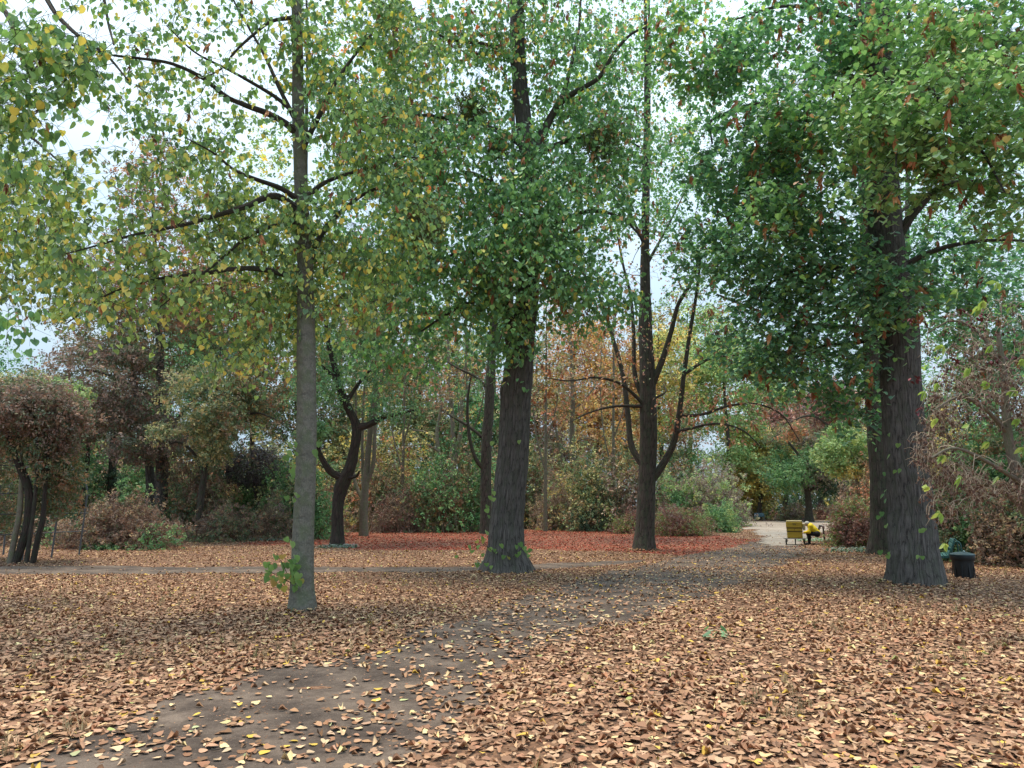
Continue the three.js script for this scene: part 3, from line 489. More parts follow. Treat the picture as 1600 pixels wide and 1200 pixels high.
// ---------------------------------------------------------------- the near trees
const limb = (w, dd, ...pts) => ({ w, dd, pts });
const treeA = makeTree({ name: 'lime_tree', label: 'slender lime tree with smooth grey-green trunk and leafy shoots at its foot', seed: 11, d: depthOf(955), bark: M.barkSmooth, limbBark: M.barkDark, twigMat: M.twigDark, seg: 36, step: 0.06, flare: 0.38, rough: 0.03, ridge: 0.0018,
  knots: [[2.1, 1.2, 0.06, 0.02], [3.0, 2.0, 0.08, 0.022], [1.3, 1.5, 0.05, 0.012], [4.3, 1.0, 0.1, 0.03], [0.42, 1.6, 0.05, 0.02]],
  trunk: [[472, 955, 37], [472, 905, 33], [475, 800, 31], [479, 700, 31], [479, 600, 30], [478, 500, 28], [477, 420, 25], [472, 340, 23], [470, 280, 22], [466, 180, 20], [465, 80, 18], [463, 0, 17], [460, -180, 15], [456, -420, 8]],
  limbs: [limb([13, 3], [0, -1.6], [462, 215], [445, 192], [415, 176], [385, 165], [355, 152], [320, 124], [270, 100], [225, 92], [175, 86], [110, 70]),
    limb([9, 2], [0, -0.8], [460, 180], [435, 155], [395, 130], [355, 108], [305, 82], [260, 40]), limb([9, 2], [0, 0.8], [460, 195], [440, 145], [415, 90], [393, 50], [372, 15], [345, -50]),
    limb([8, 2], [0, -1.0], [460, 28], [425, 33], [395, 55], [368, 80], [345, 108], [318, 122]), limb([11, 2], [0, -1.5], [472, 310], [440, 295], [400, 280], [365, 265], [335, 240], [290, 215]),
    limb([10, 2], [0, 1.3], [474, 312], [500, 290], [530, 276], [570, 264], [625, 245], [670, 250]), limb([13, 2], [0, -2.0], [474, 325], [430, 306], [385, 322], [340, 336], [300, 348], [255, 358], [205, 368], [150, 384], [90, 400]),
    limb([12, 2], [0, -1.2], [476, 455], [452, 432], [410, 421], [370, 420], [325, 426], [280, 431], [235, 438], [165, 462], [105, 505]), limb([11, 2], [0, 1.2], [472, 235], [498, 182], [525, 128], [555, 85], [585, 45], [610, -20]),
    limb([12, 2], [0, 0.6], [478, 420], [505, 362], [540, 325], [580, 298], [630, 292], [680, 330]), limb([9, 2], [0, -1.0], [470, 345], [420, 355], [380, 375], [340, 410], [300, 440], [250, 480]), limb([10, 2], [0, 1.5], [463, -40], [520, -110], [580, -190]), limb([10, 2], [0, -1.5], [462, -70], [390, -150], [300, -230])],
  clumps: [[300, 60, 170, 80, -0.6, 64], [180, 130, 120, 80, -1.0, 36], [330, 200, 140, 70, -0.6, 45], [280, 290, 150, 60, -0.6, 80, 'limeYellow'], [190, 400, 120, 55, -1.2, 56, 'limeYellow'], [330, 410, 150, 80, -0.4, 125, 'limeYellow'], [170, 480, 90, 40, -0.9, 22, 'limeYellow'], [420, 320, 110, 80, 0, 110, 'limeYellow'], [540, 90, 120, 110, 0.5, 150], [560, 220, 120, 90, 0.5, 150], [570, 340, 120, 90, 0.4, 140], [520, 440, 110, 70, 0.6, 130, 'limeYellow'], [400, 520, 90, 50, 0.2, 60, 'limeYellow'], [650, 60, 90, 90, 0.8, 90], [480, -150, 330, 130, 0, 130], [290, -60, 180, 80, -0.8, 60]],
  pal: 'lime', per: 13, gap: 0.55, gapLevel: -0.25, size: 0.09, spread: 0.5, twiglets: 3, hang: 0.85, singles: 300, bracts: 160, bractSize: 0.12 });

const treeB = makeTree({ name: 'lime_tree', label: 'massive lime tree with ridged dark trunk leaning right over a flared root', seed: 12, d: depthOf(893), bark: M.barkLime, limbBark: M.barkDark, seg: 56, step: 0.06, flare: 0.5, rough: 0.05, ridge: 0.009, knots: [[3.5, 4.4, 0.25, 0.05], [0.5, 4.6, 0.15, 0.06], [4.6, 3.6, 0.2, 0.05]],
  trunk: [[792, 893, 66], [791, 850, 56], [793, 800, 51], [803, 700, 48], [808, 600, 48], [820, 500, 39], [826, 440, 33], [831, 300, 28], [819, 200, 27], [810, 100, 26], [808, 0, 24], [806, -200, 17], [800, -420, 8]],
  limbs: [limb([15, 3], [0, -1], [814, 545], [797, 510], [795, 480], [780, 470], [745, 470], [700, 490], [655, 520]), limb([20, 5], [0, 1.5], [808, 580], [796, 530], [790, 470], [788, 400], [780, 330], [760, 250]),
    limb([12, 3], [0, 0.5], [830, 260], [850, 236], [905, 214], [950, 205], [1000, 230]), limb([12, 3], [0, 1.5], [826, 240], [868, 168], [882, 140], [895, 90], [905, 40], [908, -30]), limb([14, 3], [0, -0.5], [830, 255], [872, 165], [900, 143], [935, 122], [960, 82], [988, 52], [1012, 42]),
    limb([12, 3], [0, -1], [812, 110], [785, 78], [760, 70], [700, 60], [640, 30]), limb([11, 3], [0, -1.4], [822, 230], [780, 205], [720, 190], [660, 180], [600, 190]), limb([12, 3], [0, 1], [829, 330], [790, 300], [730, 270], [670, 290], [620, 320]), limb([11, 3], [0, -1.2], [828, 380], [870, 350], [920, 330], [970, 340], [1010, 380]),
    limb([12, 3], [0, -1.5], [826, 430], [780, 400], [720, 395], [660, 420]), limb([11, 3], [0, -1], [807, -60], [880, -120], [950, -200]), limb([11, 3], [0, 1], [806, -90], [720, -160], [640, -220])],
  clumps: [[700, 120, 130, 110, 0, 330, 'limeMix'], [620, 230, 110, 90, 0, 220, 'limeMix'], [740, 260, 120, 80, -0.6, 260, 'limeDeep'], [720, 360, 130, 70, -0.8, 260, 'limeMix'], [820, 410, 110, 70, -1.6, 230], [680, 450, 120, 60, -0.4, 240, 'limeDeep'], [640, 540, 90, 35, 0.4, 90, 'limeDeep'], [760, 510, 70, 40, -1.2, 80, 'limeDeep'], [900, 110, 90, 100, 0.4, 200], [940, 230, 90, 70, 0.2, 200], [900, 340, 100, 80, -0.4, 240], [920, 460, 80, 50, -0.6, 110], [870, 20, 110, 60, 0.4, 120], [760, 30, 90, 60, -1.0, 130, 'limeMix'], [590, 400, 90, 80, 0.3, 160, 'limeMix'], [780, -150, 300, 110, 0, 150], [815, 330, 70, 70, -1.9, 110], [835, 230, 50, 50, -1.6, 50]],
  pal: 'limeDeep', per: 11, gap: 0.5, gapLevel: -0.25, size: 0.115, spread: 0.7, twiglets: 2, hang: 0.75, bracts: 420, bractSize: 0.15, singles: 150 });

const treeC = makeTree({ name: 'lime_tree', label: 'straight dark-trunked tree with wide bare forked limbs beside the rounded low bush', seed: 13, d: depthOf(860), bark: M.barkDark, seg: 28, step: 0.1, flare: 0.22, rough: 0.04, ridge: 0.01,
  trunk: [[1006, 860, 34], [1008, 820, 28], [1011, 750, 27], [1013, 680, 27], [1012, 600, 25], [1009, 520, 22], [1008, 440, 16], [1008, 350, 12], [1009, 250, 9], [1010, 120, 7], [1008, 0, 5], [1006, -120, 3]],
  limbs: [limb([13, 4], [0, -1], [1018, 758], [1038, 722], [1053, 690], [1062, 640], [1068, 590], [1078, 520], [1088, 460], [1095, 400]), limb([12, 4], [0, 1.5], [1003, 735], [988, 700], [981, 650], [974, 590], [955, 520], [935, 460], [905, 420]), limb([12, 4], [0, -1.2], [1018, 612], [1032, 570], [1048, 520], [1060, 475], [1078, 445], [1100, 380]),
    limb([9, 3], [0, 1], [1006, 640], [993, 590], [990, 520], [985, 460], [975, 420], [965, 370]), limb([6, 1.5], [-0.6, -2], [1062, 655], [1095, 648], [1140, 634], [1180, 631], [1220, 647], [1250, 690]), limb([6, 1.5], [-0.6, -3], [1058, 680], [1085, 668], [1120, 662], [1160, 672], [1190, 700]), limb([6, 1.5], [-0.6, -1], [1070, 580], [1110, 560], [1150, 555], [1180, 550]),
    limb([6, 1.5], [0, -2], [1006, 640], [970, 600], [930, 590], [890, 595], [850, 590]), limb([6, 1.5], [0, -1.5], [1006, 635], [960, 635], [920, 645], [890, 660]), limb([5, 1.5], [0, 1], [1017, 630], [1040, 612], [1036, 600]), limb([6, 2], [0, 1], [1008, 420], [1040, 360], [1070, 300]), limb([6, 2], [0, -1], [1008, 380], [975, 310], [950, 240])],
  clumps: [[1010, 60, 90, 90, -0.6, 120, 'limeMix', 14], [1030, 200, 90, 80, -1, 130, 'limeDeep', 14], [990, 310, 80, 70, -1, 110, 'limeDeep', 14], [1060, 360, 60, 50, -0.6, 60, 'limeDeep', 12], [1010, 420, 130, 60, 0, 130, 'rust', 4], [940, 550, 110, 70, 0, 170, 'rust', 3], [1130, 640, 110, 50, -1.5, 190, 'rust', 3], [1090, 510, 80, 70, -1, 120, 'rust', 3], [890, 620, 70, 40, -1, 60, 'rust', 2], [1010, -60, 120, 60, 0, 30, 'limeDeep', 10]],
  pal: 'limeDeep', per: 8, gap: 0.4, gapLevel: -0.2, size: 0.11, spread: 0.5, hang: 0.7, geos: [G.plain], twigR: 0.006, twigK: 0.008, bracts: 160, bractSize: 0.2 });

const treeD = makeTree({ name: 'lime_tree', label: 'broad old lime tree with deeply ridged trunk standing beside the litter bin', seed: 14, d: depthOf(912), bark: M.barkLime, limbBark: M.barkDark, seg: 60, step: 0.06, flare: 0.14, rough: 0.05, ridge: 0.009, knots: [[0.6, 4.0, 0.2, 0.05], [2.3, 4.7, 0.12, 0.04], [1.4, 2.6, 0.3, 0.05]],
  trunk: [[1431, 912, 80], [1428, 850, 68], [1425, 790, 60], [1414, 700, 62], [1408, 600, 58], [1403, 500, 56], [1388, 400, 52], [1380, 300, 48], [1375, 150, 42], [1372, 0, 38], [1366, -200, 27], [1360, -420, 12]],
  limbs: [limb([18, 4], [0, -1.5], [1385, 395], [1430, 330], [1470, 293], [1520, 285], [1570, 300], [1640, 330]), limb([12, 3], [0, -1], [1392, 430], [1440, 400], [1490, 383], [1560, 375], [1640, 380]), limb([14, 3], [0, -3], [1378, 270], [1420, 190], [1470, 150], [1540, 130], [1620, 150]), limb([14, 3], [0, 1], [1378, 260], [1320, 210], [1240, 180], [1190, 163], [1140, 175], [1110, 190], [1113, 225]), limb([12, 3], [0, 0.5], [1395, 440], [1330, 425], [1270, 415], [1220, 432], [1170, 470]),
    limb([12, 3], [0, -4.2], [1374, 120], [1420, 110], [1480, 170], [1530, 230], [1570, 300]), limb([12, 3], [0, -4.0], [1376, 200], [1380, 190], [1400, 210], [1400, 260]), limb([12, 3], [0, 2], [1373, 60], [1300, 20], [1220, 10], [1150, 30]), limb([10, 3], [0, 1], [1403, 520], [1340, 535], [1290, 540], [1240, 560]), limb([13, 3], [0, -2], [1370, -60], [1450, -130], [1540, -200]), limb([13, 3], [0, 2], [1368, -90], [1270, -160], [1180, -220])],
  clumps: [[1230, 90, 140, 100, 1.2, 330, 'maple'], [1180, 240, 120, 90, 0.6, 270, 'maple'], [1270, 260, 130, 100, 0.4, 330, 'maple'], [1220, 390, 120, 80, 0.2, 260, 'maple'], [1300, 440, 110, 80, -0.2, 240, 'maple'], [1180, 520, 90, 50, 0.6, 120, 'maple'], [1280, 560, 110, 45, 0.8, 170, 'maple'], [1330, 620, 50, 40, 1.2, 50, 'maple'], [1450, 60, 160, 80, -0.5, 300, 'limeDeep'], [1550, 60, 110, 100, 0.5, 200, 'maple'], [1500, 420, 120, 60, 0.8, 200, 'maple'], [1560, 530, 90, 60, 1.0, 110, 'maple'], [1090, 60, 90, 90, 1.5, 150, 'limeDeep'], [1100, 380, 60, 60, 1.2, 70, 'maple'], [1400, 460, 60, 40, -1.2, 60, 'maple'], [1350, -130, 320, 110, 0, 150, 'limeDeep'],
    [1480, 170, 140, 70, -3.4, 170, 'bright'], [1380, 230, 90, 60, -3.4, 100, 'bright'], [1550, 240, 90, 60, -3.6, 90, 'bright'], [1330, 180, 80, 70, -2.4, 90, 'bright'], [1260, 150, 80, 60, -1.4, 70, 'limeDeep'], [1230, 300, 70, 50, -1.2, 60, 'limeDeep'], [1420, 60, 100, 50, -2.6, 70, 'bright'], [1430, 280, 60, 30, -3.2, 24, 'bright'], [1580, 330, 70, 40, -3.0, 34, 'bright'], [1500, 100, 120, 40, -2.6, 70, 'bright']],
  pal: 'maple', per: 11, gap: 0.5, gapLevel: -0.22, size: 0.122, spread: 0.62, twiglets: 2, hang: 0.45, singles: 300, geos: [G.lime, G.lime2], bracts: 620, bractSize: 0.2 });

const treeE = makeTree({ name: 'lime_tree', label: 'dark upright tree trunk standing close behind the broad old lime', seed: 15, d: depthOf(866), bark: M.barkDark, seg: 30, step: 0.1, flare: 0.24, rough: 0.05, ridge: 0.012, knots: [[1.9, 4.4, 0.3, 0.05]],
  trunk: [[1379, 866, 36], [1377, 800, 30], [1373, 700, 30], [1366, 600, 30], [1362, 500, 28], [1358, 400, 24], [1350, 250, 20], [1345, 50, 14], [1340, -120, 6]],
  limbs: [limb([10, 3], [0, 1], [1363, 480], [1320, 420], [1270, 380], [1210, 360]), limb([10, 3], [0, -1], [1364, 520], [1310, 510], [1240, 505], [1170, 480], [1120, 460]), limb([9, 3], [0, 2], [1358, 380], [1420, 320], [1480, 270])],
  clumps: [[1230, 330, 140, 110, 0, 220], [1150, 430, 90, 60, 0, 100], [1200, 560, 90, 40, -0.6, 60, 'limeDeep'], [1300, 520, 90, 60, 0, 100], [1450, 250, 150, 120, 0, 200], [1330, 120, 200, 120, 0, 200], [1500, 560, 120, 80, 1, 140], [1560, 440, 100, 80, 0.5, 120], [1390, 620, 60, 60, 1.5, 40]],
  pal: 'maple', per: 11, gap: 0.4, gapLevel: -0.25, size: 0.13, spread: 0.85, geos: [G.plain], hang: 0.45, twigR: 0.006 });

const treeO = makeTree({ name: 'lime_tree', label: 'lime tree whose large yellowing leaves hang over the corner above the arbour', seed: 16, d: 13.5, bark: M.barkSmooth, limbBark: M.barkDark, seg: 24, step: 0.1, rough: 0.04, ridge: 0.003,
  trunk: [[-230, 927, 44], [-225, 800, 36], [-222, 600, 32], [-220, 400, 28], [-215, 200, 22], [-205, -50, 16], [-200, -250, 8]],
  limbs: [limb([16, 4], [0, -4.5], [-216, 150], [-150, 40], [-60, -10], [0, 10], [25, 55], [45, 100], [48, 130]), limb([14, 3], [0, -3.8], [-210, 0], [-80, -60], [40, -40], [90, 25], [130, 62], [165, 85], [200, 125]), limb([12, 3], [0, -2], [-215, 250], [-120, 200], [-40, 190], [40, 210], [90, 250]), limb([12, 3], [0, 0.5], [-218, 350], [-130, 320], [-50, 330], [20, 360], [90, 400]), limb([10, 3], [0, -4.2], [-210, -20], [-50, -80], [110, -60], [155, -20], [170, 40], [178, 70])],
  clumps: [[40, 90, 80, 90, -4.3, 60, 'lime'], [120, 60, 80, 60, -4, 45, 'lime'], [30, 200, 70, 50, -3.8, 36, 'lime'], [60, 290, 90, 60, -1.5, 90, 'limeYellow'], [50, 390, 90, 70, -0.6, 100, 'limeYellow'], [30, 330, 80, 90, 0.5, 90, 'limeYellow'], [-60, 150, 110, 130, -1, 60], [20, 480, 40, 30, -3.8, 8, 'limeDeep'], [110, 440, 60, 40, 0.4, 40, 'limeYellow'], [-150, -50, 150, 120, -1, 60], [60, -90, 140, 60, -3, 40]],
  pal: 'lime', per: 8, gap: 0.7, gapLevel: -0.25, size: 0.115, spread: 0.48, twiglets: 3, hang: 0.85, singles: 300, bracts: 60, bractSize: 0.12 });
console.log('near trees', nInst);

// ---------------------------------------------------------------- trees of the middle distance
const midLook = { geos: G.spray, leafMat: M.leafV, size: 0.34, spread: 0.6, hang: 0.4, gap: 0.3, gapLevel: -0.1, twigR: 0.007, seg: 16, step: 0.2, ridge: 0.006, rough: 0.06 };
const mid = o => makeTree({ ...midLook, ...o });
mid({ name: 'gnarled_tree', label: 'gnarled dark tree with crooked forked trunk and ivy at its foot', seed: 21, d: depthOf(854), bark: M.barkTwist, seg: 28, step: 0.08, flare: 0.45, ridge: 0.012, rough: 0.14, knots: [[2.2, 1, 0.3, 0.06], [1.2, 3, 0.2, 0.04]],
  trunk: [[527, 854, 20], [527, 820, 17], [528, 785, 17], [534, 757, 21], [546, 732, 17], [554, 700, 14], [557, 668, 14], [546, 640, 12], [534, 615, 12], [528, 590, 9], [515, 545, 7], [508, 500, 5]],
  limbs: [limb([13, 5], [0, -0.8], [534, 750], [518, 738], [505, 720], [497, 700], [500, 680], [490, 655]), limb([13, 3], [0, 0.6], [555, 672], [580, 662], [600, 652], [618, 648], [650, 640]), limb([7, 3], [0, -0.6], [540, 745], [556, 744], [562, 736]), limb([8, 2], [0, 1], [540, 630], [560, 600], [590, 560], [600, 520]), limb([7, 2], [0, -1], [530, 600], [500, 570], [470, 555])],
  clumps: [[620, 636, 50, 26, 0.4, 40, 'green', 6], [560, 560, 70, 50, 0.5, 80, 'green', 7], [500, 600, 50, 40, -0.6, 50, 'green', 7], [500, 690, 26, 34, -0.6, 34, 'green', 7], [520, 500, 90, 50, 0, 90, 'green', 8], [600, 520, 60, 50, 0.8, 60, 'brownGreen', 6], [660, 620, 40, 24, 0.8, 22, 'brownGreen', 5]], pal: 'green', per: 7, size: 0.28, spread: 0.45 });
mid({ name: 'grey_tree', label: 'pale grey several-stemmed tree just behind the gnarled tree', seed: 22, d: depthOf(838), bark: M.barkPale,
  trunk: [[568, 838, 14], [568, 800, 13], [571, 760, 11], [576, 700, 9], [582, 640, 8], [591, 560, 6], [602, 480, 4], [606, 420, 2]],
  limbs: [limb([7, 3], [0, 1], [568, 790], [560, 768], [553, 745], [552, 700], [556, 640], [553, 560]), limb([8, 3], [0, -0.8], [570, 775], [582, 730], [586, 670], [592, 610], [610, 540], [618, 470]), limb([6, 2], [0, 1], [570, 770], [566, 700], [568, 630], [573, 560], [575, 500])],
  clumps: [[590, 480, 70, 70, 0, 60, 'rust', 4], [570, 580, 60, 50, 0, 30, 'brownGreen', 3]], pal: 'rust', per: 4 });
mid({ name: 'dark_stem_tree', label: 'dark straight slim trunk just left behind the massive leaning lime', seed: 23, d: depthOf(834), bark: M.barkDark,
  trunk: [[759, 834, 18], [759, 780, 17], [760, 700, 17], [765, 620, 15], [769, 540, 13], [774, 450, 11], [780, 360, 8], [785, 280, 4]],
  limbs: [limb([6, 2], [0, 1], [760, 690], [735, 668], [705, 650], [690, 640]), limb([8, 3], [0, -1], [761, 740], [745, 720], [735, 690], [730, 640], [735, 590]), limb([6, 2], [0, 1], [766, 610], [745, 590], [715, 575], [690, 560]), limb([6, 2], [0, -1], [768, 560], [785, 520], [800, 470])],
  clumps: [[720, 570, 70, 50, 0, 60, 'green', 4], [770, 430, 80, 80, 0, 80, 'green', 7], [700, 640, 40, 30, 0.6, 20, 'brownGreen', 3]], pal: 'green', per: 5 });
mid({ name: 'grey_tree', label: 'pale forked tree rising from the red-brown thicket with bare upright boughs', seed: 24, d: depthOf(824), bark: M.barkPale,
  trunk: [[703, 824, 13], [704, 790, 13], [706, 755, 13], [708, 720, 10], [707, 660, 7], [703, 600, 6], [700, 530, 4], [698, 470, 2]],
  limbs: [limb([9, 3], [0, 1], [704, 775], [692, 740], [685, 705], [683, 670], [690, 630], [680, 580]), limb([9, 3], [0, -1], [707, 735], [714, 705], [720, 670], [722, 620], [728, 560], [735, 510]), limb([4, 1.5], [0, -0.6], [686, 705], [665, 694], [640, 698], [618, 704]), limb([4, 1.5], [0, 0.6], [685, 690], [665, 675], [645, 672])],
  clumps: [[695, 560, 70, 60, 0, 50, 'rust', 4], [640, 690, 40, 24, 0, 26, 'yellow', 4], [720, 620, 40, 40, 0.6, 20, 'rust', 3]], pal: 'rust', per: 4 });
mid({ name: 'golden_tree', label: 'slim tree with golden orange leaves and one low side limb', seed: 25, d: depthOf(826), bark: M.barkPale,
  trunk: [[898, 826, 14], [896, 790, 10], [895, 740, 9], [894, 680, 8], [895, 610, 7], [892, 540, 5], [890, 470, 3]],
  limbs: [limb([7, 2], [0, -0.6], [894, 758], [882, 725], [872, 690], [866, 660], [850, 625]), limb([4, 1.5], [0, 0.6], [895, 700], [915, 685], [935, 690]), limb([4, 1.5], [0, 1], [895, 640], [925, 610], [945, 570])],
  clumps: [[890, 500, 60, 50, 0, 50, 'orange', 5], [930, 570, 60, 60, 0, 50, 'orange', 5], [860, 600, 50, 60, 0, 60, 'rust', 5], [930, 660, 60, 50, 0.6, 60, 'orange', 6], [980, 700, 40, 50, 1, 46, 'orange', 6], [900, 745, 24, 14, -0.4, 12, 'yellow', 5]], pal: 'orange', per: 6 });
mid({ name: 'beech_tree', label: 'brown-leaved beech with double grey trunk rising behind the reddish hedge', seed: 26, d: depthOf(842), bark: M.barkLime, seg: 22,
  trunk: [[250, 842, 20], [251, 790, 19], [253, 740, 18], [252, 660, 15], [250, 560, 12], [245, 450, 9], [240, 340, 5], [238, 250, 3]],
  limbs: [limb([18, 8], [0.3, 0.8], [236, 846], [235, 800], [235, 750], [228, 690], [210, 600], [190, 520]), limb([8, 2], [0, 1], [252, 690], [290, 640], [330, 600], [370, 560]), limb([8, 2], [0, -1], [251, 640], [200, 600], [150, 580], [110, 580])],
  clumps: [[170, 600, 110, 70, -1.5, 230, 'brown', 9], [120, 650, 70, 50, -1.5, 110, 'brown', 8], [220, 680, 70, 40, -1.5, 110, 'brown', 8], [250, 540, 120, 60, 0, 180, 'brownGreen', 8], [250, 430, 120, 80, 0, 190, 'rust', 8], [250, 290, 75, 80, 0, 120, 'rust', 6], [340, 480, 110, 80, 0.5, 220, 'rust', 9], [150, 500, 80, 50, 0.5, 90, 'brownGreen', 8]], pal: 'brown', per: 8, size: 0.36 });
mid({ name: 'field_maple', label: 'small tree with yellow-olive leaves drooping beside the smooth grey trunk', seed: 27, d: depthOf(846), bark: M.barkDark,
  trunk: [[310, 846, 11], [312, 800, 10], [318, 750, 9], [328, 700, 8], [335, 650, 6], [340, 590, 4], [345, 540, 2]],
  limbs: [limb([6, 2], [0, -0.8], [320, 740], [300, 705], [275, 690], [255, 700]), limb([6, 2], [0, -0.6], [330, 695], [365, 660], [400, 645], [430, 655])],
  clumps: [[300, 690, 60, 40, -1.4, 130, 'olive', 8], [330, 630, 80, 60, -0.8, 180, 'olive', 8], [390, 660, 60, 50, -0.6, 120, 'brownGreen', 8], [410, 590, 60, 50, 0.2, 100, 'rust', 7], [440, 680, 40, 50, 0.4, 70, 'brownGreen', 7], [360, 550, 80, 40, 0.6, 90, 'green', 7]], pal: 'olive', per: 8, size: 0.3 });
mid({ name: 'purple_tree', label: 'small dark purple-leaved tree in the shade behind the olive maple', seed: 28, d: depthOf(840), bark: M.barkDark,
  trunk: [[405, 840, 7], [405, 800, 7], [400, 770, 6], [395, 730, 4], [392, 700, 2]], limbs: [limb([4, 1.5], [0, 0.4], [402, 785], [425, 760], [440, 740])],
  clumps: [[395, 725, 50, 28, 0, 130, 'blackPurple', 9], [430, 745, 36, 24, 0.4, 60, 'blackPurple', 8]], pal: 'blackPurple', per: 8, size: 0.28 });
mid({ name: 'ivy_tree', label: 'thin ivy-clad tree standing behind the reddish hedge near the arbour', seed: 29, d: depthOf(840), bark: M.barkDark, trunk: [[174, 840, 12], [174, 780, 12], [176, 720, 11], [178, 650, 8], [180, 560, 4]], clumps: [[176, 720, 14, 50, 0, 40, 'darkGreen', 6], [180, 580, 60, 50, 0, 60, 'brownGreen', 6]], pal: 'darkGreen', per: 6, size: 0.26 });
mid({ name: 'ivy_tree', label: 'crooked thin tree between the arbour and the ivy-clad tree', seed: 30, d: depthOf(842), bark: M.barkDark, trunk: [[124, 842, 8], [128, 790, 8], [134, 750, 7], [138, 700, 6], [140, 640, 3]], clumps: [[130, 640, 60, 50, 0, 70, 'brown', 6], [110, 720, 50, 40, 0.5, 70, 'green', 7], [100, 760, 50, 40, 0.8, 60, 'brownGreen', 6]], pal: 'brown', per: 6 });
mid({ name: 'hawthorn_tree', label: 'spreading low tree with dark green and mauve leaves beyond the yellow cart', seed: 31, d: depthOf(815.5), bark: M.barkDark, flare: 0.3,
  trunk: [[1264, 815.5, 14], [1264, 795, 10], [1262, 770, 9], [1259, 740, 7], [1256, 700, 5], [1254, 660, 3]],
  limbs: [limb([6, 2], [0, -1], [1262, 765], [1245, 752], [1225, 745], [1205, 755]), limb([6, 2], [0, 1], [1262, 770], [1290, 755], [1312, 752]), limb([6, 2], [0, 0.5], [1258, 735], [1240, 700], [1220, 680])],
  clumps: [[1225, 745, 34, 22, -0.5, 70, 'green', 9], [1245, 715, 40, 26, 0, 90, 'green', 9], [1280, 730, 36, 34, 0, 90, 'mauve', 9], [1250, 680, 50, 30, 0, 90, 'brownGreen', 9], [1300, 755, 30, 20, 0.6, 50, 'darkGreen', 9], [1285, 690, 40, 30, 0, 60, 'mauve', 8]], pal: 'green', per: 9, size: 0.55, spread: 1.0 });
mid({ name: 'rust_tree', label: 'thin-leaved tree with rusty red sprays arching over the gravel path', seed: 32, d: 62, bark: M.barkDark,
  trunk: [[1325, 816, 9], [1322, 770, 8], [1312, 700, 7], [1300, 650, 5], [1290, 610, 3]], limbs: [limb([5, 1.5], [0, -1], [1308, 680], [1270, 650], [1235, 660], [1205, 690])],
  clumps: [[1270, 640, 60, 34, 0, 100, 'dryRed', 6], [1300, 620, 40, 30, 0, 60, 'pink', 6], [1230, 660, 40, 24, 0, 40, 'rust', 5]], pal: 'dryRed', per: 6, size: 0.5, spread: 0.9 });
mid({ name: 'young_maple', label: 'bright yellow-green young tree just left of the twin dark trunks', seed: 33, d: 40, bark: M.barkPale,
  trunk: [[1345, 834, 8], [1343, 780, 7], [1335, 730, 6], [1325, 690, 4], [1318, 660, 2]], clumps: [[1300, 715, 20, 34, -0.6, 60, 'paleGreen', 8], [1330, 680, 36, 26, 0, 70, 'paleGreen', 8], [1345, 740, 24, 26, 0.4, 40, 'olive', 8], [1318, 740, 18, 24, -0.4, 30, 'yellow', 6]], pal: 'paleGreen', per: 8, size: 0.36 });
[[800, 34, 'tall lime behind the gnarled tree with light green crown', 'limeMix', [[600, 330, 110, 150, 130], [560, 120, 100, 120, 90], [660, 480, 80, 60, 50]]], [1012, 38, 'tall thin-crowned lime rising behind the slim golden tree', 'limeDeep', [[900, 260, 100, 170, 150], [930, 60, 110, 110, 100], [880, 430, 70, 60, 40]]], [1011, 46, 'tall lime rising behind the mauve shrub', 'limeDeep', [[1090, 280, 90, 150, 130], [1110, 70, 110, 110, 110]]], [1418, 34, 'tall dark lime behind the broad old lime', 'maple', [[1490, 420, 130, 170, 160], [1540, 180, 120, 140, 100]]], [477, 36, 'tall green lime behind the slender grey trunk', 'limeYellow', [[430, 430, 110, 90, 100], [400, 270, 110, 110, 60]]]].forEach(([x, d, label, pal, cl], i) => {
  const by = HOR + EYE * F / d * 1.02; mid({ name: 'tall_lime_tree', label, seed: 220 + i, d, bark: M.barkDark, trunk: [[x, by, 13], [x + 2, 700, 11], [x - 2, 500, 9], [x, 300, 7], [x + 3, 60, 4], [x, -60, 2]], clumps: cl.map(([cx, cy, rx, ry, n]) => [cx, cy, rx, ry, 0, n, pal, 7]), pal, per: 7, size: 0.34, geos: G.sprayL, spread: 1.2, gap: 0.4, gapLevel: -0.3 });
});
[[628, 46, 'left of the dark red thicket'], [735, 48, 'between the pale forked tree and the dark slim trunk'], [852, 47, 'just right of the massive lime trunk'], [958, 48, 'left of the bare-limbed dark trunk']].forEach(([x, d, where], i) => {
  const r = rng(260 + i), by = HOR + EYE * F / d * 1.02, l = (r() - 0.5) * 24;
  mid({ name: 'sapling', label: `thin pale-stemmed young tree ${where}`, seed: 270 + i, d, bark: M.barkPale, seg: 8, trunk: [[x, by, 6], [x + l * 0.2, 740, 5], [x + l * 0.5, 650, 4], [x + l, 540, 2.5], [x + l, 480, 1.5]], limbs: [limb([3.5, 1], [0, 1], [x + l * 0.3, 735], [x - 14, 680], [x - 20, 610], [x - 18, 540]), limb([3, 1], [0, -1], [x + l * 0.4, 690], [x + 16, 640], [x + 26, 570])], clumps: [[x, 580, 40, 70, 0, 46, ['rust', 'yellow', 'olive'][i % 3], 3]], pal: 'rust', per: 3, size: 0.36, spread: 0.9 });
});
console.log('mid trees', nInst);

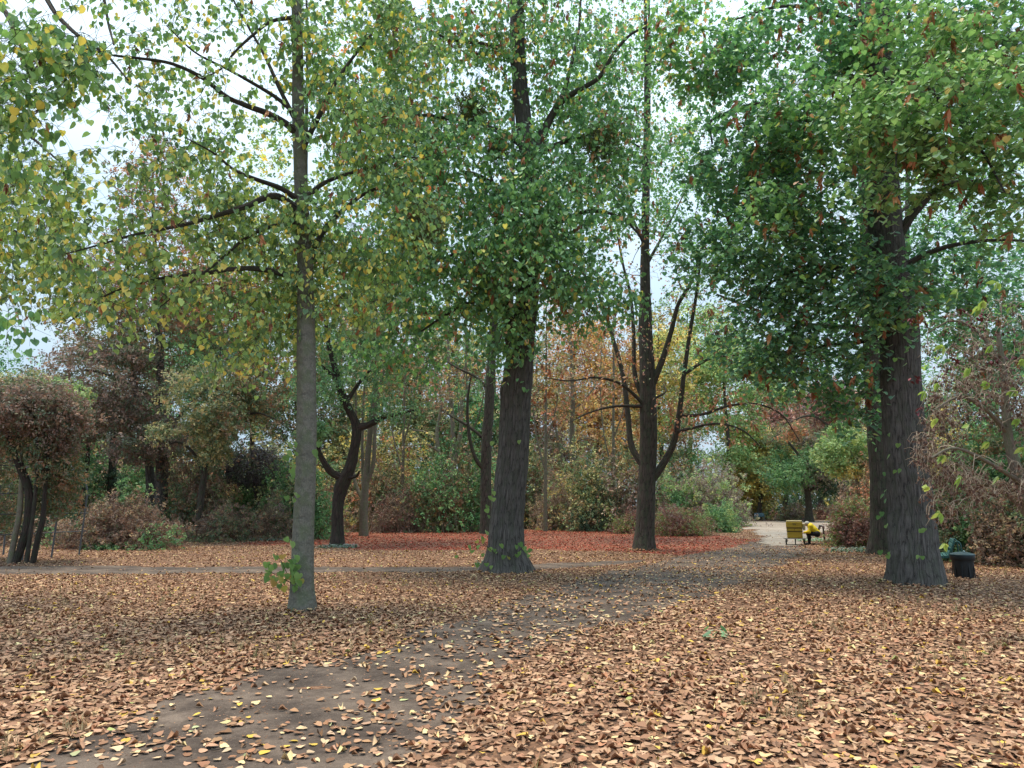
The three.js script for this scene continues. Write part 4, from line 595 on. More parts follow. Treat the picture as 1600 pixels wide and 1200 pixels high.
// ---------------------------------------------------------------- the belt of trees that closes the park
[[-60, 650, 120, 150, 58, 'green'], [40, 690, 90, 80, 64, 'olive'], [130, 650, 90, 110, 66, 'brownGreen'], [215, 610, 80, 150, 72, 'brownGreen'], [305, 590, 80, 160, 68, 'green'], [390, 530, 90, 200, 70, 'green'], [465, 600, 70, 160, 62, 'brownGreen'], [535, 590, 70, 170, 66, 'olive'], [600, 650, 60, 120, 74, 'yellow'], [660, 610, 60, 150, 70, 'olive'], [715, 640, 55, 130, 80, 'rust'], [775, 600, 60, 160, 68, 'green'], [840, 630, 55, 120, 76, 'rust'], [900, 590, 60, 140, 70, 'orange'], [965, 620, 55, 130, 66, 'orange'], [1030, 600, 60, 140, 78, 'yellow'], [1075, 570, 70, 140, 90, 'paleGreen'], [1135, 610, 70, 130, 82, 'paleGreen'], [1190, 640, 60, 110, 96, 'paleGreen'], [1185, 720, 40, 60, 84, 'yellow'], [1225, 690, 50, 60, 92, 'pink'], [1280, 660, 60, 80, 96, 'olive'], [1340, 690, 60, 90, 80, 'dryBrown'], [1400, 680, 70, 120, 66, 'olive'], [1480, 660, 70, 150, 60, 'darkGreen'], [1560, 640, 80, 160, 56, 'green'], [1660, 640, 110, 170, 50, 'darkGreen']].forEach(([x, cy, rx, ry, d, pal], i) => {
  const by = HOR + EYE * F / d * 1.02, names = { green: 'deep green', olive: 'olive yellow', brownGreen: 'brownish green', yellow: 'soft yellow', rust: 'rust brown', orange: 'bright orange', paleGreen: 'pale green', pink: 'salmon pink', dryBrown: 'dry brown', darkGreen: 'very dark green' };
  const spots = { '-60': 'left of the arbour', 40: 'behind the arbour roof', 130: 'behind the reddish hedge', 215: 'behind the brown beech', 305: 'behind the olive maple', 390: 'above the purple-leaved tree', 465: 'behind the smooth grey lime trunk', 535: 'behind the gnarled tree', 600: 'behind the pale several-stemmed tree', 660: 'behind the bare forked tree', 715: 'left of the dark slim trunk', 775: 'behind the massive leaning lime', 840: 'right of the massive leaning lime', 900: 'behind the slim golden tree', 965: 'left of the bare-limbed dark trunk', 1030: 'right of the bare-limbed dark trunk', 1075: 'seen through the bare right limbs', 1135: 'above the mauve shrub', 1190: 'far down the gravel path', 1185: 'beside the far bend of the path', 1225: 'left of the spreading low tree', 1280: 'behind the spreading low tree', 1340: 'behind the twin dark trunks', 1400: 'behind the broad old lime', 1480: 'behind the litter bin', 1560: 'behind the dead-twigged shrub', 1660: 'right of the dead-twigged shrub' };
  makeTree({ ...midLook, name: 'woodland_tree', label: `${names[pal]} autumn tree ${spots[x]}`, group: 'trees closing the park', seed: 100 + i, d, bark: M.barkDark, seg: 8, step: 0.6, ridge: 0, trunk: [[x, by, 12 * 60 / d], [x + 4, mixf(by, cy, 0.5), 9 * 60 / d], [x - 3, cy, 6 * 60 / d], [x, cy - ry * 0.7, 2 * 60 / d]],
    clumps: [[x, cy, rx, ry, 0, 60], [x + rx * 0.4, cy - ry * 0.3, rx * 0.6, ry * 0.4, -1, 26], [x - rx * 0.45, cy + ry * 0.1, rx * 0.6, ry * 0.5, -1, 26], [x + rx * 0.2, cy + ry * 0.55, rx * 0.7, ry * 0.45, 0, 26]], pal, per: 13, leafMat: M.dryV, geos: G.far, size: 0.62 * d / 62, spread: 1.5, gap: 0.16, gapLevel: -0.16, deep: 0.8, twigStep: 1.2, twigR: 0.012 });
});
console.log('belt', nInst);

// ---------------------------------------------------------------- shrubs and thicket
let sSeed = 300;
const shrub = (name, label, px, py, w, h, n, size, pal, pal2, o = {}) => makeShrub({ name, label, px, py, w, h, n, size, pal, pal2, seed: sSeed++, ...o });
shrub('hedge_shrub', 'broad brown hedge shrub with some green leaves beside the arbour', 176, 857, 235, 92, 4800, 0.19, 'dryBrown', 'green', { rz: 1.9, stems: 160, twigMat: M.twigRed, mix: 0.42 });
shrub('hedge_shrub', 'dark brown shrub filling the gap behind the arbour stems', 40, 852, 130, 80, 1600, 0.22, 'dryBrown', 'darkGreen', { rz: 1.5, stems: 50 });
shrub('thicket_shrub', 'dull brown twiggy shrub under the olive maple', 345, 846, 130, 72, 1700, 0.2, 'dryBrown', 'brownGreen', { stems: 90, twigMat: M.twigRed });
shrub('thicket_shrub', 'grey-brown twiggy shrub left of the smooth grey trunk', 430, 843, 110, 74, 1300, 0.2, 'dryBrown', 'mauve', { stems: 90, twigMat: M.twigPale });
shrub('green_shrub', 'fresh green shrub between beech trunk and olive maple', 310, 838, 100, 110, 1900, 0.3, 'green', 'darkGreen', { stems: 20 });
shrub('green_shrub', 'bushy green sapling under the purple-leaved tree', 375, 838, 90, 84, 1100, 0.28, 'green', 'olive', { stems: 20 });
shrub('thicket_shrub', 'brown twiggy shrub behind the gnarled trunk', 500, 838, 110, 90, 1300, 0.24, 'dryBrown', 'yellow', { stems: 100, mix: 0.3 });
shrub('thicket_shrub', 'dark red twiggy shrub right of the pale several-stemmed tree', 615, 832, 110, 78, 1500, 0.24, 'dryRed', 'dryBrown', { stems: 260, twigMat: M.twigPale, stemR: 0.02 });
shrub('thicket_shrub', 'tall olive-yellow shrub behind the dark red thicket', 640, 824, 130, 140, 1700, 0.36, 'olive', 'yellow', { stems: 60 });
shrub('thicket_shrub', 'reddish twiggy shrub below the pale forked tree', 680, 828, 110, 84, 1400, 0.26, 'dryRed', 'yellow', { stems: 260, twigMat: M.twigPale, mix: 0.3, stemR: 0.02 });
shrub('thicket_shrub', 'straw-yellow shrub left of the massive lime foot', 738, 827, 90, 96, 1200, 0.28, 'dryBrown', 'yellow', { stems: 200, mix: 0.1, twigMat: M.twigPale, stemR: 0.018 });
shrub('thicket_shrub', 'tall brown and rust shrub behind the massive lime', 800, 822, 120, 130, 1500, 0.34, 'rust', 'olive', { stems: 60 });
shrub('thicket_shrub', 'tan twiggy thicket right of the massive lime trunk', 868, 828, 100, 92, 1500, 0.26, 'dryBrown', 'yellow', { stems: 280, twigMat: M.twigPale, mix: 0.3, stemR: 0.018 });
shrub('green_shrub', 'glossy green shrub behind the slim golden tree', 930, 826, 100, 110, 1900, 0.34, 'green', 'darkGreen', { stems: 24 });
shrub('dark_shrub', 'low dark shrub right of the slim golden trunk', 925, 830, 90, 52, 900, 0.26, 'darkGreen', 'brownGreen', { stems: 24 });
shrub('rounded_bush', 'rounded low bush greenish on top and reddish below, at the bare-limbed tree', 1062, 837, 120, 50, 3000, 0.18, 'lowBush', 'dryRed', { rz: 1.8, stems: 120, mix: 0.2 });
shrub('rounded_bush', 'smaller half of the low reddish bush, left of the bare-limbed trunk', 985, 834, 80, 42, 1400, 0.18, 'lowBush', 'dryRed', { rz: 1.4, stems: 70, mix: 0.1 });
shrub('green_shrub', 'dense green bush at the right end of the rounded low bush', 1128, 832, 62, 50, 1300, 0.24, 'green', 'paleGreen', { stems: 20 });
shrub('mauve_shrub', 'large mauve and pale green shrub behind the rounded low bush', 1110, 822, 160, 110, 3000, 0.38, 'mauve', 'paleGreen', { stems: 60, twigMat: M.twigPale, rz: 3 });
shrub('green_shrub', 'teal green shrub behind the bare-limbed dark trunk', 1055, 822, 90, 100, 1500, 0.36, 'green', 'paleGreen', { stems: 24 });
shrub('green_shrub', 'bright green tall shrub left of the spreading low tree', 1172, 811, 70, 90, 1500, 0.5, 'green', 'paleGreen', { stems: 20 });
shrub('dark_shrub', 'very dark shrub behind the far blue-grey bench', 1195, 806, 70, 40, 900, 0.5, 'darkGreen', 'darkGreen', { stems: 20 });
shrub('pink_shrub', 'salmon pink small shrub left of the spreading low tree trunk', 1203, 809, 26, 32, 400, 0.4, 'pink', 'pink', { stems: 14 });
shrub('dark_shrub', 'dark hedge closing the view under the spreading low tree', 1265, 807.5, 190, 62, 2200, 0.7, 'darkGreen', 'brownGreen', { stems: 20, rz: 3 });
shrub('mauve_shrub', 'low mauve shrub directly behind the yellow cart', 1243, 814, 56, 30, 1000, 0.4, 'mauve', 'brownGreen', { stems: 40 });
shrub('mauve_shrub', 'low brown-mauve shrub behind the seated person', 1300, 812, 70, 30, 1000, 0.4, 'mauve', 'dryRed', { stems: 40 });
shrub('rounded_bush', 'dense red-brown bush with green top right of the seated person', 1336, 855, 82, 78, 2800, 0.2, 'dryRed', 'lowBush', { stems: 110, rz: 1.3, mix: -0.05 });
shrub('dry_shrub', 'tan dry shrub behind the dense red-brown bush', 1345, 828, 80, 110, 1600, 0.34, 'dryBrown', 'olive', { stems: 40 });
shrub('dark_shrub', 'mixed green and brown undergrowth behind the litter bin', 1500, 876, 120, 150, 2600, 0.24, 'brownGreen', 'green', { rz: 1.5, stems: 70, twigMat: M.twigDark, mix: 0.05 });
shrub('dark_shrub', 'brown undergrowth at the edge right of the litter bin', 1590, 884, 130, 140, 2600, 0.22, 'dryBrown', 'brownGreen', { rz: 1.6, stems: 110, twigMat: M.twigDark, mix: 0.1 });
shrub('dark_shrub', 'shaded green shrub between the broad lime and the bin', 1455, 862, 100, 130, 1800, 0.26, 'green', 'brownGreen', { stems: 40, twigMat: M.twigDark });
shrub('dark_shrub', 'tall green shrub behind the dead-twigged shrub', 1570, 862, 200, 260, 3600, 0.32, 'green', 'brownGreen', { rz: 2, stems: 60, twigMat: M.twigDark, mix: 0.3 });
{ // the understorey that closes the view below the crowns
  const pals = [['green', 'brownGreen'], ['olive', 'brownGreen'], ['brown', 'olive'], ['brownGreen', 'green'], ['dryBrown', 'olive'], ['yellow', 'olive'], ['rust', 'brownGreen'], ['olive', 'yellow'], ['brownGreen', 'rust']], tone = { green: 'green', olive: 'olive', brown: 'brown', brownGreen: 'brownish green', dryBrown: 'dry brown', yellow: 'yellowish', rust: 'rusty' };
  const r = rng(290), list = []; for (let x = -60; x < 1010; x += 66) list.push([x, 46 + r() * 8]); for (let x = -60; x < 1060; x += 90) list.push([x + 30, 60 + r() * 8]); for (const x of [1395, 1450, 1510, 1580, 1650]) list.push([x, 30 + r() * 8]); for (const x of [1090, 1150, 1330, 1390]) list.push([x, 88]);
  list.forEach(([x, d], i) => { const [a, b] = pals[Math.floor(x / 110 + 20 + r() * 2) % pals.length], h = (d > 56 ? 200 : 150) * (0.8 + 0.4 * r()) * (x > 1300 ? 1.3 : 1) * (d > 80 ? 0.55 : 1); shrub('understorey_shrub', `tall ${tone[a]} and ${tone[b]} understorey shrub in the wood edge`, x + (r() - 0.5) * 30, HOR + EYE * F / d, 130, h, 1150, 0.36 * d / 42, a, b, { d, stems: 70, side: 1, rz: 2, group: `${tone[a]} and ${tone[b]} shrubs of the wood edge`, twigMat: x > 560 ? M.twigPale : M.twigDark, stemR: 0.022, patch: 0.5, leafMat: M.dryV }); });
}
[[95, 'brownGreen', 'green', 'between the arbour and the brown beech'], [215, 'green', 'brownGreen', 'at the double beech trunk'], [300, 'brownGreen', 'dryBrown', 'behind the olive maple trunk'], [390, 'dryBrown', 'green', 'behind the purple-leaved tree'], [470, 'green', 'olive', 'hidden partly by the smooth grey trunk']].forEach(([x, a, b, where], i) => shrub('thicket_shrub', `tall leafy thicket ${where}`, x, HOR + EYE * F / (37 + i % 2 * 3), 140, 150 + 20 * (i % 3), 2000, 0.3, a, b, { d: 37 + i % 2 * 3, stems: 50, rz: 1.6, patch: 0.8 }));
console.log('shrubs', nInst);

// the dead-twigged shrub at the right
{
  const d = 9.6, s = makeTree({ name: 'elder_shrub', label: 'tangled shrub of pale bare twigs and withered brown leaves at the edge', seed: 41, base: V(at(1640, 960, d).x, 0, -d), d, bark: M.barkPale, twigMat: M.twigPale, seg: 14, step: 0.1, flare: 0.1, ridge: 0.004, rough: 0.08,
    trunk: [[1655, 983, 30], [1640, 900, 24], [1612, 800, 20], [1590, 740, 18], [1575, 680, 14], [1570, 600, 10], [1560, 520, 6]],
    limbs: [limb([14, 4], [0, 0.6], [1612, 800], [1580, 775], [1550, 760], [1525, 750], [1500, 720]), limb([8, 3], [0, -0.5], [1580, 690], [1540, 640], [1500, 620], [1460, 640]), limb([7, 2], [0, 0.5], [1566, 580], [1530, 520], [1490, 500], [1450, 520]), limb([7, 2], [0, -0.4], [1600, 770], [1630, 690], [1620, 600], [1600, 500]), limb([8, 3], [0, -0.8], [1600, 760], [1540, 720], [1490, 700], [1455, 715])],
    clumps: [[1530, 640, 80, 80, -0.1, 210, 'dead'], [1480, 700, 45, 70, 0, 130, 'dead'], [1560, 740, 70, 50, -0.2, 110, 'dead'], [1490, 780, 40, 40, 0, 40, 'dead'], [1570, 520, 60, 60, 0, 60, 'dead'], [1500, 540, 50, 60, 0.2, 50, 'dead'], [1640, 650, 60, 160, 0, 80, 'dead']],
    pal: 'dead', per: 9, gap: 0.9, gapLevel: -0.3, size: 0.036, spread: 0.13, hang: 0.9, geos: [G.lime2, G.oval], leafMat: M.dry, twigR: 0.0055, twigK: 0.016, twigStep: 0.12, arch: 2.6, twiglets: 3 });
  const r = rng(42), stars = [[1445, 612], [1475, 540], [1462, 655], [1512, 665], [1545, 690], [1475, 712], [1500, 745], [1470, 800], [1560, 745], [1590, 655], [1548, 540], [1580, 480], [1530, 480], [1515, 575], [1585, 610], [1450, 760], [1478, 850], [1545, 600], [1465, 600], [1600, 700], [1535, 470], [1597, 560], [1495, 455], [1560, 440]];
  for (const [x, y] of stars) { const c = at(x, y, d - 0.5 - r() * 0.4), n = 3 + Math.floor(r() * 4); for (let i = 0; i < n; i++) { const m = part('green_leaf', G.oval, leafMat(['#9cbc58', '#8ab24e', '#b4c765', '#7ea04c'][Math.floor(r() * 4)], false), s.g); m.position.copy(c).sub(s.base).add(V((r() - 0.5) * 0.03, (r() - 0.5) * 0.03, (r() - 0.5) * 0.03)); m.rotation.set(0.6 + r() * 0.8, r() * 6.28, (r() - 0.5)); m.scale.set(0.12, 0.11 + r() * 0.05, 0.12); } }
  const berries = []; for (const [x, y] of [[1420, 500], [1428, 592], [1500, 485], [1535, 490], [1550, 565], [1440, 640], [1520, 505], [1490, 560], [1560, 520], [1445, 480], [1575, 560]]) { const c = at(x, y, d - 0.3); for (let i = 0; i < 9; i++) berries.push({ p: c.clone().add(V((r() - 0.5) * 0.14, (r() - 0.5) * 0.08, (r() - 0.5) * 0.14)), q: leafQuat(r, 0.5), s: 0.06 + r() * 0.03, c: pick([['#5a2a33', 3], ['#6e343c', 2], ['#45222a', 2]], r) }); }
  leafMass('berry_stalks', berries, G.oval, M.dry, s.g, s.base, r);
}

// leafy shoots on the trunks
function shoots(tree, d, seed, spots, stems) {
  const r = rng(seed), g = tree.g;
  for (const [pts, w] of stems) { const p = pts.map(([x, y], i) => ({ p: at(x, y, d - 0.12 - 0.1 * i).sub(tree.base), r: mixf(w, w * 0.4, i / (pts.length - 1)) })); part('shoot', tube(resample(p, 0.05), 6, null, true), M.twig, g); }
  for (const [x, y, s = 0.12, hex] of spots) { const m = part('shoot_leaf', r() < 0.6 ? G.lime : G.lime2, leafMat(hex || ['#86ac5c', '#7aa456', '#95b868', '#6d9650', '#c0ba5c'][Math.floor(r() * 4.4)], false), g); m.position.copy(at(x, y, d - 0.14 - r() * 0.3)).sub(tree.base); m.quaternion.copy(leafQuat(r, 0.75)); m.rotateY(0); m.quaternion.setFromEuler(_e.set(0.25 + r() * 0.5, (r() - 0.5) * 1.6, (r() - 0.5) * 0.9)); m.scale.setScalar(s * (0.8 + r() * 0.4)); }
}
{
  const dA = depthOf(955) - 0.15, a = []; const r = rng(61);
  for (let i = 0; i < 46; i++) a.push([417 + r() * 50, 872 + r() * 46 - (r() < 0.3 ? 10 : 0), 0.12, r() < 0.16 ? '#c9a95a' : undefined]);
  for (const q of [[452, 692], [459, 690], [449, 704], [461, 706], [457, 724], [452, 745], [455, 733], [447, 775], [460, 770], [458, 778], [464, 772], [446, 840], [456, 846], [490, 703], [447, 712], [455, 738], [500, 690], [430, 868], [452, 880], [465, 884], [468, 896], [470, 905]]) a.push([...q, 0.12]);
  shoots(treeA, dA, 62, a, [[[[458, 912], [448, 895], [440, 878], [432, 868]], 0.008], [[[460, 914], [444, 905], [425, 895], [414, 890]], 0.007], [[[460, 912], [458, 895], [462, 880]], 0.006], [[[462, 716], [457, 705], [455, 690]], 0.004], [[[462, 780], [455, 760], [455, 735]], 0.004]]);
  const dB = depthOf(893) - 0.4, b = []; for (const q of [[714, 868], [732, 852], [738, 860], [745, 845], [752, 838], [757, 842], [748, 852], [764, 856], [772, 858], [778, 862], [755, 865], [760, 830], [765, 775], [770, 768], [772, 778], [760, 795], [763, 805], [762, 790], [806, 852], [812, 848], [818, 854], [812, 862], [822, 860], [808, 866], [788, 868], [794, 870], [782, 850], [770, 690], [812, 688], [760, 880], [768, 884], [745, 880], [826, 866], [830, 858]]) b.push([...q, 0.13]);
  shoots(treeB, dB, 63, b, [[[[775, 866], [755, 852], [735, 858], [714, 868]], 0.008], [[[775, 866], [758, 850], [754, 838]], 0.007], [[[800, 872], [812, 860], [822, 850]], 0.007]]);
  const dD = depthOf(912) - 0.55, c = [[1391, 862], [1388, 868], [1436, 868], [1441, 869], [1400, 735], [1408, 733], [1440, 828], [1390, 677], [1404, 693], [1391, 710], [1385, 820], [1446, 826]].map(q => [...q, 0.11]); shoots(treeD, dD, 64, c, []);
  const dE = depthOf(866) - 0.5; shoots(treeE, dE, 65, [[1385, 765], [1381, 772], [1384, 780], [1378, 800], [1374, 806], [1376, 860], [1383, 738], [1370, 700]].map(q => [...q, 0.18, '#5f8a50']), []);
}

// mistletoe balls
[[655, 352, 44, 'large round mistletoe ball hanging in the lime crown right of the slender trunk', 1500], [938, 222, 34, 'mistletoe ball on the limb reaching right from the massive lime', 380], [778, 232, 22, 'small mistletoe tuft against the massive lime trunk', 300], [735, 170, 30, 'mistletoe tuft high in the left of the massive lime', 450]].forEach(([x, y, rp, label, n], i) => {
  const d = depthOf(893) - (i === 0 ? 3.4 : 0.4), c = at(x, y, d), R = rp * d / F, r = rng(70 + i), t = thing('mistletoe', label, 'mistletoe', c, 'mistletoe balls in the limes'), tw = new Twigs(), list = [];
  for (let k = 0; k < 160; k++) { const u = r() * 2 - 1, a = r() * 6.28, q = Math.sqrt(1 - u * u), e = V(q * Math.cos(a), u, q * Math.sin(a)).multiplyScalar(R * (0.7 + 0.3 * r())); tw.add([{ p: V(0, 0, 0), r: 0.006 }, { p: e.clone().multiplyScalar(0.5).add(V((r() - 0.5) * 0.1, (r() - 0.5) * 0.1, 0)), r: 0.004 }, { p: e, r: 0.002 }]); }
  for (let k = 0; k < n; k++) { const u = r() * 2 - 1, a = r() * 6.28, q = Math.sqrt(1 - u * u), s = R * Math.pow(0.25 + 0.75 * r(), 0.6); list.push({ p: V(q * Math.cos(a), u, q * Math.sin(a)).multiplyScalar(s).add(c), q: new THREE.Quaternion().setFromEuler(_e.set(r() * 6, r() * 6, r() * 6)), s: 0.11 + 0.07 * r(), c: pick(P.mistletoe, r), k }); }
  part('twigs', tw.geo(), M.twig, t, 'stuff'); G.spray.forEach((ge, k) => leafMass('foliage', list.filter(l => l.k % 3 === k), ge, M.leafV, t, c, r));
});

// ---------------------------------------------------------------- the arbour and its climbers
{
  const steel = new THREE.MeshStandardMaterial({ color: S('#5f6468'), roughness: 0.6, metalness: 0.4 }), base = at(20, 872, 22); base.y = 0;
  const t = thing('arbour_frame', 'grey metal arched arbour frame overgrown by leaning stems', 'arbour', base), dirX = V(1, 0, 0);
  const hoop = (z, x0) => { const pts = [], R = 1.35; pts.push(V(x0, -0.1, z)); for (let i = 0; i <= 4; i++) pts.push(V(x0 + 0.02 * i, 0.5 * i, z)); for (let i = 1; i <= 14; i++) { const a = i / 14 * Math.PI; pts.push(V(x0 + 0.08 - R + R * Math.cos(a), 2.0 + 1.15 * Math.sin(a), z)); } for (let i = 4; i >= 0; i--) pts.push(V(x0 - 2 * R + 0.08 + 0.02 * (4 - i), 0.5 * i - (i ? 0 : 0.1), z)); part('hoop', tube(pts.map(p => ({ p, r: 0.028 })), 8, null, true), steel, t); };
  [[0.6, -0.28], [-0.5, -0.05], [-1.6, 0.15], [-2.7, 0.38]].forEach(a => hoop(...a));
  const rail = (x0, x1, y) => part('rail', tube([{ p: V(x0, y, 0.75), r: 0.018 }, { p: V((x0 + x1) / 2, y, -1), r: 0.018 }, { p: V(x1, y, -2.85), r: 0.018 }], 6, null, true), steel, t);
  for (const y of [0.8, 1.4, 2.0]) rail(-0.25 + 0.02 * y * 2, 0.4 + 0.02 * y * 2, y); rail(-0.55, 0.1, 2.85); rail(-1.55, -0.9, 3.15); for (const y of [0.8, 2.0]) rail(-2.9, -2.25, y);
  const vine = (label, seed, pts, clumps, bark) => makeTree({ ...midLook, name: 'hornbeam', label, group: 'hornbeams trained over the arbour', seed, d: 21.4, bark, seg: 14, step: 0.1, flare: 0.1, rough: 0.1, ridge: 0.004, trunk: pts, clumps, pal: 'brown', per: 9, size: 0.22, spread: 0.45, gap: 1.1, gapLevel: -0.06 });
  vine('pale leaning hornbeam stem against the arbour post', 81, [[16, 880, 9], [22, 845, 8], [31, 800, 8], [33, 765, 7], [34, 735, 6], [28, 690, 5], [22, 640, 3]], [[20, 640, 60, 34, 0, 110, 'brown'], [-30, 620, 60, 30, 0.3, 80, 'brown'], [0, 690, 50, 26, 0.8, 50, 'brownGreen']], M.barkPale);
  vine('thick dark curved hornbeam stem bending over the arbour', 82, [[25, 880, 11], [35, 850, 11], [42, 825, 11], [45, 790, 11], [44, 765, 11], [34, 735, 12], [22, 705, 9], [8, 670, 6], [-10, 640, 4]], [[60, 630, 60, 36, -0.3, 140, 'brown'], [100, 650, 40, 30, 0.4, 70, 'brown'], [20, 606, 60, 22, 0.6, 40, 'olive'], [60, 690, 40, 30, 0.3, 60, 'brownGreen'], [90, 755, 30, 46, 0.9, 60, 'brownGreen'], [5, 770, 36, 50, 1.8, 50, 'brownGreen'], [-40, 700, 50, 50, 1, 60, 'brown']], M.barkTwist);
  vine('thin upright hornbeam stem right of the thick curved one', 83, [[42, 874, 7], [48, 830, 6], [53, 790, 6], [57, 750, 5], [58, 700, 4], [55, 650, 3]], [[80, 650, 36, 40, 0.2, 90, 'brown'], [95, 620, 34, 26, 0.9, 40, 'paleGreen']], M.barkDark);
  vine('outermost leaning hornbeam stem of the arbour beside the hedge', 84, [[52, 874, 8], [60, 840, 8], [67, 812, 8], [69, 780, 6], [72, 750, 5], [76, 700, 4], [80, 660, 3]], [[95, 670, 30, 36, 0.2, 80, 'brown'], [85, 720, 30, 36, 0.4, 50, 'brownGreen'], [60, 604, 50, 20, 1.2, 36, 'olive']], M.barkTwist);
}

// ---------------------------------------------------------------- benches, bin, cart, person
const mGreenMetal = new THREE.MeshStandardMaterial({ color: S('#1f4a45'), roughness: 0.5, metalness: 0.2 }), mTeal = new THREE.MeshStandardMaterial({ color: S('#2c5f5e'), roughness: 0.5, metalness: 0.1 }), mTube = new THREE.MeshStandardMaterial({ color: S('#4a4542'), roughness: 0.55, metalness: 0.4 }), mBlueGrey = new THREE.MeshStandardMaterial({ color: S('#5d7f8c'), roughness: 0.6 });
function bench(label, pos, turn, mSlat, mFrame, len = 1.5) {                     // faces -x, runs along z
  const t = thing('park_bench', label, 'bench', pos, 'metal park benches'); t.rotation.y = turn;
  const rod = (pts, r, name = 'end_frame') => part(name, tube(resample(pts.map(p => ({ p, r })), 0.03), 8, null, true), mFrame, t);
  for (const z of [-len / 2, len / 2]) {
    rod([V(-0.30, -0.05, z), V(-0.30, 0.3, z), V(-0.31, 0.56, z), V(-0.24, 0.60, z), V(-0.05, 0.60, z), V(0.10, 0.60, z)], 0.024);
    rod([V(-0.30, 0.40, z), V(-0.1, 0.38, z), V(0.06, 0.40, z), V(0.14, 0.62, z), V(0.19, 0.74, z), V(0.25, 0.78, z), V(0.30, 0.74, z), V(0.33, 0.4, z), V(0.35, -0.05, z)], 0.024);
    const pad = new RoundedBoxGeometry(0.36, 0.035, 0.07, 2, 0.012); pad.translate(-0.11, 0.628, z); part('armrest', pad, mFrame, t);
  }
  for (let i = 0; i < 5; i++) { const g = new RoundedBoxGeometry(0.07, 0.028, len + 0.04, 2, 0.01); g.translate(-0.27 + i * 0.083, 0.425 - 0.012 * Math.sin(i / 4 * Math.PI), 0); part('seat_slat', g, mSlat, t); }
  for (let i = 0; i < 4; i++) { const g = new RoundedBoxGeometry(0.028, 0.085, len + 0.04, 2, 0.01); g.rotateZ(-0.33); g.translate(0.065 + i * 0.036, 0.48 + i * 0.098, 0); part('back_slat', g, mSlat, t); }
  return t;
}
{ const p = ground(1507, 897); p.x += 0.02; p.z -= 0.75; bench('dark green metal bench standing behind the litter bin', p, -0.5, mTeal, mGreenMetal); }
{ const p = ground(1280, 850.5); p.z -= 0.3; bench('metal bench on which the person in yellow sits', p, -0.38, mTube, mTube, 1.1); }
{ const p = ground(1187, 813); bench('far blue-grey bench at the bend of the gravel path', p, 1.4, mBlueGrey, mBlueGrey, 1.0); }
{ // litter bin
  const p = ground(1507, 903), t = thing('litter_bin', 'dark green round litter bin with lid in front of the metal bench', 'litter bin', p), mB = new THREE.MeshStandardMaterial({ color: S('#0d1418'), roughness: 0.5 }), mL = new THREE.MeshStandardMaterial({ color: S('#1f3a3f'), roughness: 0.45 });
  const lathe = (name, pts, m) => part(name, new THREE.LatheGeometry(pts.map(([x, y]) => new THREE.Vector2(x, y)), 40), m, t);
  lathe('bin_body', [[0, 0.0], [0.19, 0.0], [0.20, 0.02], [0.225, 0.4], [0.235, 0.5], [0.225, 0.505], [0.19, 0.05], [0, 0.05]], mB);
  lathe('rim_band', [[0.232, 0.40], [0.252, 0.405], [0.258, 0.49], [0.25, 0.51], [0.236, 0.51]], mB);
  lathe('lid', [[0.262, 0.515], [0.266, 0.53], [0.25, 0.545], [0.16, 0.575], [0.05, 0.59], [0, 0.592], [0, 0.575], [0.15, 0.56], [0.25, 0.525]], mL);
  const k = new THREE.SphereGeometry(0.022, 12, 8); k.translate(0.02, 0.60, 0.05); part('lid_lock', k, new THREE.MeshStandardMaterial({ color: S('#9fb0b0'), roughness: 0.3, metalness: 0.8 }), t);
  for (let i = 0; i < 9; i++) { const a = i / 9 * 6.283, g = new RoundedBoxGeometry(0.03, 0.36, 0.012, 1, 0.004); g.rotateX(-0.06); g.translate(0, 0.2, 0.222); g.rotateY(a); part('rib', g, mB, t); }
}
